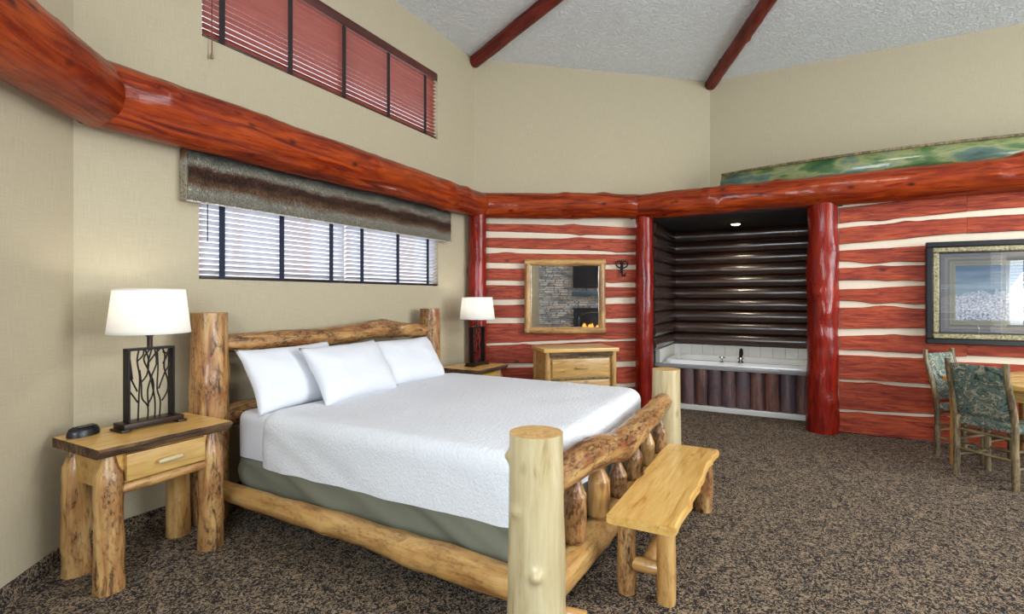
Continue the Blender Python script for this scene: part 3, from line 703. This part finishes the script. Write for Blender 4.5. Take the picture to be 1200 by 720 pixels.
for i, (a, b, mt) in enumerate(lv): ring('mat_board', inset(a), inset(b), -.022 + i * .003, 0, mt, .001)
box('print', (.235, -.003, PZ0 + .235), (PW - .235, 0, PZ1 - .235), 'art', pc, mp)
box('picture_glass', (.112, -.026, PZ0 + .112), (PW - .112, -.024, PZ1 - .112), 'picture_glass', pc, mp)

# ------------------------------------------------------------------ bed
bed = thing('log_bed', 'king size peeled log bed frame with tall round posts', 'bed', (3.15, 2.1, 0))
NF, FF, NH, FH = (1.987, .966), (4.27, .905), (2.02, 3.36), (4.36, 3.36)
log('foot_post', (*NF, 0), (*NF, .872), [(0, .128), (.25, .124), (.7, .119), (1, .114)], 'pale_log', bed, 41, na=64, nz=70, rough=.02, knots=0, nubs=[(.318, 25, .26), (.563, 342, .16), (.77, 300, .18)])
log('foot_post', (*FF, 0), (*FF, .865), [(0, .118), (.7, .111), (1, .108)], 'pale_log', bed, 42, na=32, rough=.02, knots=2)
log('head_post', (*NH, 0), (*NH, 1.345), [(0, .118), (.5, .116), (1, .108)], 'mottled_log', bed, 43, na=28, rough=.05, knots=6)
log('head_post', (*FH, 0), (*FH, 1.325), [(0, .112), (.5, .110), (1, .104)], 'mottled_log', bed, 44, na=28, rough=.05, knots=6)
log('headboard_top_rail', (2.04, 3.36, 1.135), (4.34, 3.36, 1.10), [(0, .05), (.06, .062), (.2, .07), (.35, .07), (.5, .075, .01, 0), (.68, .082, .045, 0), (.85, .07, .02, 0), (1, .05)], 'mottled_log', bed, 45, na=22, rough=.09, knots=7, nz=60)
log('headboard_low_rail', (2.04, 3.34, .655), (4.34, 3.34, .655), .075, 'mottled_log', bed, 46, knots=4)
log('side_rail', (2.0, .95, .185), (2.02, 3.36, .215), [(0, .062), (.06, .072), (.2, .078), (.45, .064, .01, .01), (.8, .06), (1, .055)], 'gold_log', bed, 47, na=22, rough=.06, knots=5, nz=60)
log('side_rail', (4.27, .905, .185), (4.36, 3.36, .215), .065, 'gold_log', bed, 48, knots=5)
log('footboard_top_rail', (2.0, .955, .635), (4.27, .905, .625), [(0, .064), (.1, .076), (.2, .084, -.005, 0), (.32, .088, -.03, 0), (.46, .092, -.085, 0), (.52, .090, -.08, 0), (.62, .080, -.06, 0), (.78, .076, -.045, 0), (.92, .07, -.01, 0), (1, .06)], 'mottled_log', bed, 49, na=24, rough=.05, knots=6, nz=60)
log('footboard_low_rail', (2.0, .955, .165), (4.27, .905, .17), [(0, .07), (.1, .084), (.9, .08), (1, .06)], 'gold_log', bed, 50, na=22, rough=.05, knots=4)
for i in range(6):
    x = 2.37 + .335 * i; y = .95 - .045 * (x - 2.0) / 2.27
    rs = (.060, .062, .054, .058, .048, .056)[i]; zt = (.567, .535, .462, .485, .485, .50)[i]; zb = .19; H_ = zt - zb
    log('spindle', (x, y, zb), (x, y, zt), [(0, .028), (.045 / H_, .030), (.075 / H_, rs), (.09 / H_, rs * 1.03), (1 - .085 / H_, rs), (1 - .02 / H_, .026), (1, .018)], ('mottled_log', 'gold_log', 'mottled_log')[i % 3], bed, 51 + i, na=12, rough=.07, nz=60, linear=True)
q = Vector((2.06, .84, .085)); log('rail_peg', Vector((2.06, .86, .09)), Vector((2.08, .775, .085)), .026, 'gold_log', bed, 60, na=16, rough=.02, nz=4)
box('slat_support', (2.1, 1.95, .12), (4.2, 2.05, .165), 'iron', bed)
box('slat_support', (2.1, 1.15, .12), (4.2, 1.25, .165), 'iron', bed)
box('slat_support', (2.1, 2.95, .12), (4.2, 3.05, .165), 'iron', bed)
for x in (2.35, 3.15, 3.95):
    log('support_leg', (x, 1.35, 0), (x, 1.35, .14), [(0, .03), (.12, .03), (.2, .016), (1, .016)], 'black', bed, 61, end='black', na=12, rough=0, nz=10)
    box('leg_bar', (x - .02, 1.2, .12), (x + .02, 3.0, .14), 'iron', bed)

def soft_block(name, label, cat, X0, X1, Y0, Y1, Z0, Z1, r, rt, mat, seed, wr=.01, hem=.0, fold=0.0, top_n=.006, bulge=0.0, floor_open=True, cond=None):
    per = []; n = 200
    w2, h2 = (X1 - X0) / 2, (Y1 - Y0) / 2; cx, cy = (X0 + X1) / 2, (Y0 + Y1) / 2
    # perimeter points with outward normals
    segs = [('l', X1 - r - (X0 + r)), ('a', r * math.pi / 2), ('l', Y1 - Y0 - 2 * r), ('a', r * math.pi / 2)] * 2
    tot = sum(s[1] for s in segs)
    corners = [(X1 - r, Y0 + r, -90), (X1 - r, Y1 - r, 0), (X0 + r, Y1 - r, 90), (X0 + r, Y0 + r, 180)]
    starts = [((X0 + r, Y0), (1, 0)), ((X1, Y0 + r), (0, 1)), ((X1 - r, Y1), (-1, 0)), ((X0, Y1 - r), (0, -1))]
    for i in range(n):
        d = tot * i / n; k = 0
        while d > segs[k][1]: d -= segs[k][1]; k += 1
        if segs[k][0] == 'l':
            (px, py), (dx, dy) = starts[k // 2]; per.append((px + dx * d, py + dy * d, dy, -dx))
        else:
            c = corners[k // 2]; a = R(c[2]) + d / r; per.append((c[0] + r * math.cos(a), c[1] + r * math.sin(a), math.cos(a), math.sin(a)))
    rings = []
    def nz_(*a): return noise.noise(Vector(a))
    lev = 14
    for L in range(lev + 1):
        k = L / lev; ring_ = []
        for i, (x, y, nx, ny) in enumerate(per):
            u = tot * i / n
            z0 = Z0 + hem * nz_(u * 1.3, seed, 0) + hem * .4 * nz_(u * 6, seed, 2)
            z = z0 + (Z1 - rt - z0) * k
            o = wr * nz_(u * 2.2, z * 5 + seed, 1) + fold * nz_(u * 5 + z * 10, z * 2, seed) + bulge * math.sin(math.pi * k) + (1 - k) * wr * .8 * nz_(u * 9, seed, 5)
            ring_.append((x + nx * o, y + ny * o, z))
        rings.append(ring_)
    last = rings[-1]
    for j in range(1, 6):
        a = R(90) * j / 5; ins = rt * (1 - math.cos(a)); up = rt * math.sin(a)
        rings.append([(last[i][0] - per[i][2] * ins, last[i][1] - per[i][3] * ins, last[i][2] + up) for i in range(n)])
    base = rings[-1]
    for j in range(1, 16):
        k = 1 - j / 16
        rings.append([(cx + (p[0] - cx) * k, cy + (p[1] - cy) * k, p[2] + top_n * (nz_((cx + (p[0] - cx) * k) * 2.3, (cy + (p[1] - cy) * k) * 2.3, seed)) * min(1, j / 3)) for p in base])
    o = loft(name, rings, mat, None, I4, False, True)
    for f in o.data.polygons: f.use_smooth = True
    return tag(o, label, cat)
soft_block('box_spring', 'box spring in wrinkled olive fabric between mattress and log rail', 'box spring', 2.11, 4.17, 1.09, 3.22, .166, .40, .06, .03, 'olive', 1, .012, 0, .030)
soft_block('mattress', 'white sheeted mattress showing at the head under the bedspread', 'mattress', 2.115, 4.165, 1.085, 3.24, .405, .695, .08, .05, 'sheet', 2, .005)
soft_block('bedspread', 'white textured bedspread drawn over the king size mattress', 'bedspread', 2.085, 4.20, 1.055, 3.02, .375, .715, .16, .09, 'coverlet', 3, .010, .018, .006, .010)
def pillow(label, cx, cy, cz, w_, h_, th, lean, yaw, seed, roll=0):
    n, m = 30, 22; V, Fc = [], []
    for side in (1, -1):
        for i in range(n + 1):
            for j in range(m + 1):
                u = -1 + 2 * i / n; v = -1 + 2 * j / m
                t = ((1 - abs(u) ** 3.2) * (1 - abs(v) ** 3.0)) ** .55
                x = u * w_ / 2 * (1 - .07 * (1 - v * v) * abs(u) ** 3); z = v * h_ / 2 * (1 - .09 * (1 - u * u) * abs(v) ** 3)
                y = -side * th / 2 * t + .010 * noise.noise(Vector((u * 2.2, v * 2.2, seed))) * (1 if side > 0 else .6) * min(1, t * 3) + .004 * noise.noise(Vector((u * 7, v * 5, seed + 3)))
                y += .03 * (v * v) * .4
                V.append((x, y, z))
    K = (n + 1) * (m + 1)
    for s in (0, 1):
        for i in range(n):
            for j in range(m):
                a = s * K + i * (m + 1) + j; Fc.append((a, a + m + 1, a + m + 2, a + 1))
    o = mesh('bed_pillow', V, Fc, 'sheet', None, T(cx, cy, cz) @ Matrix.Rotation(yaw, 4, 'Z') @ Matrix.Rotation(-lean, 4, 'X') @ Matrix.Rotation(roll, 4, 'Y'))
    me = o.data; bm = bmesh.new(); bm.from_mesh(me); bmesh.ops.remove_doubles(bm, verts=bm.verts, dist=.0008); bmesh.ops.recalc_face_normals(bm, faces=bm.faces); bm.to_mesh(me); bm.free(); me.shade_smooth()
    return tag(o, label, 'pillow', 'pillows against the headboard')
pillow('white pillow at the near side of the bed, partly behind another', 2.50, 3.10, .90, .80, .48, .17, R(30), R(2), 1)
pillow('white middle pillow leaning in front of its two neighbours', 2.86, 2.93, .90, .80, .47, .18, R(33), R(4), 2)
pillow('white pillow at the far side beside the far lamp', 3.62, 3.03, .885, .80, .45, .18, R(33), R(-3), 3)

# ------------------------------------------------------------------ bench
bn = thing('log_bench', 'low pine plank bench with log legs at the foot of the bed', 'bench', (3.1, .63, 0))
n = 40; V, Fc = [], []
for i in range(n + 1):
    x = 1.37 * i / n
    ya = -.165 + (.020 * noise.noise(Vector((x * 4, 1.5, 0))) + .012 * noise.noise(Vector((x * 11, 1.3, 3)))) * min(1, x * 4) ; yb = .165 + .006 * noise.noise(Vector((x * 4, 7, 0)))
    if abs(x - .62) < .05: yb -= .012
    for y, z in ((ya + .012, -.05), (ya - .004, -.03), (ya, -.008), (ya + .010, 0), (yb - .008, 0), (yb, -.008), (yb, -.042), (yb - .008, -.05)): V.append((x, y, z))
for i in range(n):
    for j in range(8): Fc.append((i * 8 + j, i * 8 + (j + 1) % 8, (i + 1) * 8 + (j + 1) % 8, (i + 1) * 8 + j))
Fc.append(tuple(range(8))); Fc.append(tuple(n * 8 + j for j in range(8)))
mesh('seat_plank', V, Fc, 'gold_board', bn, T(2.42, .632, .40), True, None, 35)
for i, (x, y) in enumerate(((2.50, .53), (2.50, .72), (3.70, .54), (3.70, .72))):
    log('leg', (x, y, 0), (x, y, .355), [(0, .044), (.3, .047), (1, .043)] if i != 2 else [(0, .058), (.5, .064), (1, .06)], 'mottled_log' if i % 2 or i == 2 else 'gold_log', bn, 70 + i, na=16, rough=.05, knots=2)
for i, x in enumerate((2.50, 3.70)): log('stretcher', (x, .53, .15), (x, .72, .15), [(0, .022), (.3, .034), (.7, .034), (1, .022)], 'gold_log', bn, 75 + i, na=14)
log('long_stretcher', (2.50, .625, .155), (3.70, .63, .155), [(0, .022), (.05, .034), (.95, .034), (1, .022)], 'gold_log', bn, 78, na=14)

# ------------------------------------------------------------------ nightstands
def nightstand(label, X0, X1, Y0, Y1, Z, seed):
    t = thing('nightstand', label, 'nightstand', ((X0 + X1) / 2, (Y0 + Y1) / 2, 0), 0, 'log nightstands')
    L = X1 - X0; D = Y1 - Y0; n = 24; V, Fc, mi = [], [], []
    for i in range(n + 1):
        x = L * i / n; f = .014 * noise.noise(Vector((x * 8, seed, 0))) + .006 * noise.noise(Vector((x * 25, seed, 4)))
        for y, z in ((D, 0), (.010 + f, 0), (-.006 + f, -.012), (.012 + f * 1.5, -.034), (.03 + f, -.05), (D, -.05)): V.append((x, y, z))
    for i in range(n):
        for j in range(6):
            Fc.append((i * 6 + j, i * 6 + (j + 1) % 6, (i + 1) * 6 + (j + 1) % 6, (i + 1) * 6 + j)); mi.append(1 if j in (1, 2, 3) else 0)
    Fc.append(tuple(range(6))); mi.append(1); Fc.append(tuple(n * 6 + j for j in range(6))); mi.append(1)
    mesh('top', V, Fc, ['gold_board', 'bark'], t, T(X0, Y0, Z), True, mi, 35)
    lx0, lx1, ly0, ly1 = X0 + .075, X1 - .08, Y0 + .085, Y1 - .07
    for i, (x, y) in enumerate(((lx0, ly0), (lx1, ly0), (lx0, ly1), (lx1, ly1))):
        log('leg', (x, y, 0), (x, y, Z - .048), [(0, .066), (.3, .063), (.75, .062), (.84, .058), (.97, .03), (1, .028)], 'mottled_log' if i != 3 else 'gold_log', t, seed + i, na=18, rough=.07, knots=4)
    box('side_panel', (lx0 - .02, ly0, Z - .22), (lx0, ly1, Z - .05), 'drawer_board', t); box('side_panel', (lx1, ly0, Z - .22), (lx1 + .02, ly1, Z - .05), 'drawer_board', t)
    box('back_panel', (lx0, ly1 - .02, Z - .22), (lx1, ly1, Z - .05), 'drawer_board', t)
    box('face_board', (lx0 + .01, ly0 - .01, Z - .215), (lx1 - .01, ly0 + .012, Z - .052), 'gold_board', t)
    dr = box('drawer', (lx0 + .06, ly0 - .042, Z - .195), (lx1 - .055, ly0 - .010, Z - .062), 'drawer_board', t, I4, .006)
    xm = (lx0 + lx1) / 2
    hd = log('handle', (xm - .06, ly0 - .066, Z - .132), (xm + .06, ly0 - .066, Z - .128), [(0, .009), (.2, .013), (.8, .013), (1, .009)], 'pale_log', dr, seed + 9, na=12)
    log('lower_rail', (lx0, ly0 - .015, Z - .232), (lx1, ly0 - .015, Z - .228), [(0, .02), (.15, .026), (.85, .026), (1, .02)], 'gold_log', t, seed + 10, na=14, rough=.08)
    return t
nightstand('pine log nightstand with a drawer at the left of the bed', 1.21, 1.875, 2.885, 3.375, .72, 80)
nightstand('pine log nightstand in the corner beyond the bed', 4.60, 5.22, 2.90, 3.41, .67, 100)

# ------------------------------------------------------------------ lamps
def lamp(label, x, y, z, rz, power):
    t = thing('table_lamp', label, 'lamp', (x, y, z), rz, 'twig panel table lamps')
    CF[0] = W[t.name].copy()
    box('base', (-.155, -.06, .012), (.155, .06, .042), 'bronze', t, I4, .006); 
    for sx in (-1, 1): box('foot', (sx * .145 - .025, -.063, .0), (sx * .145 + .025, .063, .014), 'bronze', t, I4, .004)
    bm = bmesh.new(); hw, H, d = .122, .445, .028
    for lo, hi in (((-hw, -d, .042), (-hw + .013, d, H)), ((hw - .013, -d, .042), (hw, d, H)), ((-hw + .013, -d, H - .013), (hw - .013, d, H))): bm_box(bm, lo, hi, .002, 1)
    from_bm('frame', bm, 'iron', t)
    # twig scrollwork drawn in the frame plane (metres from the frame's left foot)
    tw_ = [[(.055, .0), (.06, .12), (.065, .24), (.05, .33), (.06, .39)], [(.058, .10), (.03, .14), (0, .18)], [(.06, .16), (.02, .24), (.02, .26), (0, .30)], [(.062, .20), (.11, .25), (.12, .33), (.10, .39)],
           [(.12, .0), (.12, .07), (.085, .12), (.08, .20), (.07, .28)], [(.12, .07), (.155, .13), (.16, .20), (.13, .27), (.10, .34), (.14, .39)], [(.12, .07), (.115, .16), (.14, .24), (.17, .31), (.16, .39)],
           [(.165, .0), (.165, .10), (.14, .22), (.12, .30), (.145, .39)], [(.20, .0), (.205, .09), (.185, .16), (.19, .28), (.185, .39)], [(.205, .09), (.24, .14), (.245, .20), (.22, .28), (.225, .35), (.21, .39)],
           [(.19, .16), (.225, .24), (.25, .28), (.265, .31)], [(.222, .30), (.245, .34), (.262, .39)], [(.21, .37), (.24, .36), (.262, .33)], [(.12, .31), (.165, .36), (.20, .39)], [(.03, .23), (.015, .34), (0, .37)], [(.05, .33), (.085, .36), (.09, .39)]]
    V, Fc = [], []
    for k, tw1 in enumerate(tw_):
        pts = smooth_path([(-hw + .013 + px_ * .82, .008 * (k % 3 - 1), .042 + pz) for px_, pz in tw1], 6)
        a, b = tube_vf(pts, .0042, 6, len(V)); V += a; Fc += b
    mesh('twig_scrollwork', V, Fc, 'iron', t)
    lathe('neck', [(.014, 0), (.014, .06), (.020, .062), (.020, .075), (.010, .08), (.010, .12)], 'bronze', t, T(0, 0, H), 14)
    z0, z1 = .525, .775
    for o_ in (0,):
        lathe('shade', [(.200, z0), (.172, z1), (.1705, z1 - .0005), (.1985, z0 + .0005), (.200, z0)], 'shade', t, I4, 48, 1, 1, cap=False)
    for rr_, zz in ((.2005, z0), (.1735, z1 - .012)):
        lathe('shade_trim', [(rr_, zz), (rr_ - .0012, zz + .012), (rr_ - .003, zz + .012), (rr_ - .003, zz)], 'shade', t, I4, 48, 1, 1, cap=False)
    lathe('bulb', [(.012, .56), (.014, .59), (.03, .625), (.026, .65), (.008, .665)], 'porcelain', t, I4, 14)
    CF[0] = I4
    l = bpy.data.lights.new('lamp_bulb_light', 'POINT'); l.energy = power; l.color = (1, .95, .87); l.shadow_soft_size = .04
    lo = bpy.data.objects.new('lamp_bulb_light', l); COL.objects.link(lo); lo.location = (x, y, z + .70)
lamp('lamp with white drum shade and twig panel on the near nightstand', 1.585, 3.20, .72, 0, 3.2)
lamp('lamp with white drum shade in the far corner past the pillows', 4.97, 3.16, .67, 0, 3.2)
# alarm clock
ck = thing('alarm_clock', 'small black half-round alarm clock on the near nightstand corner', 'clock', (1.31, 3.27, .72))
n = 16; V, Fc = [], []
for k, (ins, z) in enumerate(((0, 0), (0, .016), (.004, .030), (.012, .044), (.03, .052))):
    for i in range(n + 1):
        a = math.pi * i / n; V.append(((.078 - ins) * math.cos(a), -(.055 - ins * .7) * math.sin(a) + .02, z + .006 * math.sin(a) * -1 * (k > 2)))
m_ = n + 1
for k in range(4):
    for i in range(n): Fc.append((k * m_ + i, k * m_ + i + 1, (k + 1) * m_ + i + 1, (k + 1) * m_ + i))
    Fc.append((k * m_ + n, k * m_, (k + 1) * m_, (k + 1) * m_ + n))
Fc.append(tuple(range(m_))); Fc.append(tuple(4 * m_ + i for i in range(m_)))
mk_ = T(1.31, 3.27, .7205) @ Matrix.Rotation(R(10), 4, 'Z')
mesh('case', V, Fc, 'black', ck, mk_); box('display', (-.04, -.018, .0455), (.04, .004, .0505), 'frame_black', ck, mk_, .001)
for i in range(3): box('button', (-.03 + i * .024, -.034, .040), (-.014 + i * .024, -.026, .0445), 'iron', ck, mk_, .001)

# ------------------------------------------------------------------ dresser
FL = Vector((5.10, 2.37, 0)); de = Vector((.669, -.743, 0))
ds = thing('dresser', 'pine dresser with log corner posts standing under the mirror', 'dresser', tuple(FL + de * .42 + Vector((.19, .17, 0))))
md = frame_xz(FL, de); DW, DD, DH = .84, .50, .88
box('top', (-.02, -.025, DH - .04), (DW + .02, DD, DH), 'gold_board', ds, md, .006)
box('bark_trim', (.05, -.020, DH - .085), (DW - .05, .02, DH - .042), 'bark', ds, md, .008)
box('side_panel', (.02, .04, .06), (.045, DD - .02, DH - .04), 'drawer_board', ds, md); box('side_panel', (DW - .045, .04, .06), (DW - .02, DD - .02, DH - .04), 'drawer_board', ds, md)
box('back_panel', (.04, DD - .03, .06), (DW - .04, DD - .01, DH - .04), 'drawer_board', ds, md)
box('face_frame', (.045, .03, .06), (DW - .045, .05, DH - .045), 'drawer_board', ds, md)
for i, (x, y) in enumerate(((.03, .02), (DW - .03, .02), (.03, DD - .03), (DW - .03, DD - .03))):
    log('corner_post', md @ Vector((x, y, 0)), md @ Vector((x, y, DH - .042)), .032, 'gold_log', ds, 120 + i, na=14, rough=.07, knots=3)
for i in range(3):
    zt = DH - .115 - i * .24
    dr = box('drawer', (.085, .005, zt - .20), (DW - .085, .03, zt), 'drawer_board', ds, md, .006)
    log('handle', md @ Vector((DW / 2 - .07, -.022, zt - .10)), md @ Vector((DW / 2 + .07, -.022, zt - .10)), [(0, .008), (.2, .014), (.8, .014), (1, .008)], 'gold_log', dr, 130 + i, na=12)
    tube('trim_strip', [md @ Vector((.08, .012, zt + .018)), md @ Vector((DW - .08, .012, zt + .018))], .010, 'twig', ds)

# ------------------------------------------------------------------ dining table and chairs
tc = Vector((5.76, -1.85, 0))
tt = thing('dining_table', 'square pine table set cornerwise by the log wall', 'table', tuple(tc), R(45))
CF[0] = W[tt.name].copy()
for i in range(5): box('top_plank', (-.5 + i * .2 + .001, -.5, .72), (-.5 + (i + 1) * .2 - .001, .5, .76), 'gold_board', tt, I4, .004)
for lo, hi in (((-.44, -.44, .62), (.44, -.415, .72)), ((-.44, .415, .62), (.44, .44, .72)), ((-.44, -.415, .62), (-.415, .415, .72)), ((.415, -.415, .62), (.44, .415, .72))): box('apron', lo, hi, 'drawer_board', tt, I4, .004)
for i, (a, b) in enumerate(((-1, -1), (1, -1), (-1, 1), (1, 1))):
    log('leg', (a * .44, b * .44, 0), (a * .44, b * .44, .72), [(0, .036), (.5, .034), (1, .040)], 'gold_log', tt, 140 + i, na=14, rough=.05, knots=2)
CF[0] = I4
def chair(label, loc, facing, seed):
    """local: rear legs at y = 0, x = +-.2; the chair faces +y"""
    rz = math.atan2(facing[1], facing[0]) - R(90)
    t = thing('dining_chair', label, 'chair', loc, rz, 'hickory pole chairs')
    CF[0] = W[t.name].copy()
    for s in (-1, 1):
        V, Fc, mi = log_mesh(.955, [(0, .024), (.45, .023), (.48, .023, 0, -.004), (1, .020, 0, -.10)], seed + s, nz=28, na=12, rough=.08, knots=4)
        mesh('back_post', V, Fc, ['twig', 'end_grain'], t, T(s * .2, 0, 0), True, mi, 50)
        log('front_leg', (s * .20, .35, 0), (s * .20, .35, .45), .022, 'twig', t, seed + 5 + s, na=12, rough=.08, knots=2)
        for zz in (.16, .29): log('side_rung', (s * .2, 0, zz), (s * .20, .35, zz + .01), .011, 'twig', t, seed + 9 + s, na=10, rough=.08)
    for y, zz in ((0, .22), (.35, .20), (.35, .31), (0, .38)): log('cross_rung', (-.205, y, zz), (.205, y, zz), .012, 'twig', t, seed + 15, na=10, rough=.1)
    log('top_rung', (-.2, -.085, .87), (.2, -.085, .87), .012, 'twig', t, seed + 17, na=10)
    bm = bmesh.new(); bm_box(bm, (-.20, .0, .415), (.20, .385, .475), .026, 3); from_bm('seat', bm, 'camo_fabric', t)
    n, m = 14, 12; V, Fc = [], []
    for side in (0, 1):
        for i in range(n + 1):
            for j in range(m + 1):
                u = -1 + 2 * i / n; v = j / m; z = .50 + .42 * v
                yc = -.10 * ((z - .43) / .52) if z > .43 else 0
                edge = (1 - abs(u) ** 6) * (1 - abs(2 * v - 1) ** 6)
                V.append((u * .178, yc + (-1 if side else 1) * (.005 + .020 * edge ** .5) + .004 * noise.noise(Vector((u * 2, v * 3, seed))), z))
    K = (n + 1) * (m + 1)
    for s in (0, 1):
        for i in range(n):
            for j in range(m): a = s * K + i * (m + 1) + j; Fc.append((a, a + m + 1, a + m + 2, a + 1))
    bd = [i * (m + 1) for i in range(n + 1)] + [n * (m + 1) + j for j in range(1, m + 1)] + [i * (m + 1) + m for i in range(n - 1, -1, -1)] + [j for j in range(m - 1, 0, -1)]
    for a, b in zip(bd, bd[1:] + bd[:1]): Fc.append((a, b, K + b, K + a))
    mesh('backrest', V, Fc, 'camo_fabric', t)
    CF[0] = I4
chair('pole chair with woodland fabric seen from behind, tucked at the table', (5.30, -1.31, 0), (.69, -.72), 150)
chair('pole chair with woodland fabric standing against the red log wall', (6.19, -1.29, 0), (-.65, -.76), 170)

# ------------------------------------------------------------------ fireplace side of the room (seen in the mirror)
fd = Vector((P[5][0] - P[6][0], P[5][1] - P[6][1], 0)); FLn = fd.length; fd = fd / FLn
mf = frame_xz((P[5][0], P[5][1], 0), -fd)      # x runs from the far end back to the entry; -y into the room
S = lambda s: FLn - s
V, Fc = [], []; rg = random.Random(11); z = 0.0
while z < 4.2:
    hgt = rg.uniform(.04, .075); x = S(3.0)
    while x < S(.72):
        wd_ = rg.uniform(.10, .34); x1 = min(x + wd_, S(.72)); d = rg.uniform(.03, .085)
        if not (S(2.80) < (x + x1) / 2 < S(1.76) and z < 1.1):
            b = len(V)
            V += [(x + .004, 0, z + .004), (x1 - .004, 0, z + .004), (x1 - .004, 0, z + hgt - .004), (x + .004, 0, z + hgt - .004), (x + .008, -d, z + .008), (x1 - .008, -d, z + .008), (x1 - .008, -d, z + hgt - .008), (x + .008, -d, z + hgt - .008)]
            Fc += [(b + 4, b + 5, b + 6, b + 7), (b, b + 1, b + 5, b + 4), (b + 1, b + 2, b + 6, b + 5), (b + 2, b + 3, b + 7, b + 6), (b + 3, b, b + 4, b + 7)]
        x = x1
    z += hgt
so_ = mesh('ledger_stones', V, Fc, 'stone', stone_wall, mf, False); so_['kind'] = 'stuff'
fp = thing('fireplace', 'black gas fireplace with arched opening reflected in the wall mirror', 'fireplace', tuple(mf @ Vector((S(2.28), -.06, 0))))
box('surround', (S(2.85), -.12, .02), (S(1.71), -.02, 1.13), 'frame_black', fp, mf, .01)
V, Fc = [], []; arc = [(-.42, .5), (-.42, .85)] + [(.42 * -math.cos(math.pi * i / 12), .85 + .16 * math.sin(math.pi * i / 12)) for i in range(13)] + [(.42, .85), (.42, .5)]
a_, b_ = tube_vf([(S(2.28) + p[0], -.13, p[1]) for p in arc], .012, 6); mesh('arch_trim', a_, b_, 'chrome', fp, mf)
for i in range(9):
    x = S(2.28) + rg.uniform(-.30, .30); hh = rg.uniform(.07, .17)
    lathe('flame', [(.012, 0), (.045, hh * .25), (.03, hh * .6), (.004, hh)], 'flame', fp, mf @ T(x, -.17, .57), 8)
box('hearth', (S(2.90), -.34, 0), (S(1.66), -.0, .10), 'stone', fp, mf, .01)
for i in range(4): log('gas_log', mf @ Vector((S(2.6 - .05 * i), -.17, .54 + .02 * (i % 2))), mf @ Vector((S(2.05 - .03 * i), -.17, .56 + .02 * (i % 2))), .028, 'apron_log', fp, 400 + i, na=10)
mt = tag(box('mantel_shelf', (S(2.95), -.26, 1.50), (S(1.66), -.07, 1.60), 'shelf_teal', None, mf, .01), 'slate grey mantel shelf reflected in the wall mirror', 'shelf')
tv = thing('television', 'black flat television above the fireplace, reflected in the mirror', 'television', tuple(mf @ Vector((S(2.28), -.1, 1.72))))
box('cabinet', (S(2.86), -.16, 1.70), (S(1.68), -.10, 2.36), 'black', tv, mf, .008); box('screen', (S(2.84), -.163, 1.73), (S(1.70), -.158, 2.34), 'frame_black', tv, mf); box('wall_bracket', (S(2.4), -.10, 1.9), (S(2.16), 0, 2.1), 'iron', tv, mf)
# rear and side windows that light the room
mw = frame_xz((P[4][0], P[4][1], 0), (-1, 0))
window('window_3', (.45, 3.75, .95, 2.85), 0, mw); window('window_4', (.45, 3.75, 3.3, 4.2), 0, mw)
window('window_5', (5.371 - 4.55, 5.371 - 3.05, .9, 2.2), 0, mf)
CF[0] = mf
blind('opened wooden blind in the side window, reflected in the framed picture', 5.371 - 4.54, 5.371 - 3.06, .9, 2.2, .03, 22, R(0), 'slat_sheen', [5.371 - q for q in (4.3, 3.8, 3.3)], 'navy_tape', 'bronze', None)
CF[0] = I4
me_ = frame_xz((P[6][0], P[6][1], 0), (0, 1)); window('window_6', (.5, 2.2, 1.05, 2.75), 0, me_)
cl = thing('added_ceiling_lamp', 'added round frosted fill lamp, unseen at the peak of the ceiling', 'ceiling light', (3.44, -1.04, 4.45))  # made-up fixture out of view, body for the added ceiling fill
lathe('canopy', [(.02, .36), (.10, .34), (.10, .30), (.03, .28), (.03, .10)], 'bronze', cl, T(3.44, -1.04, 4.45), 24)
lathe('bowl', [(.05, .02), (.3, .04), (.46, .10), (.45, .10), (.29, .055), (.05, .03)], 'porcelain', cl, T(3.44, -1.04, 4.45), 32)
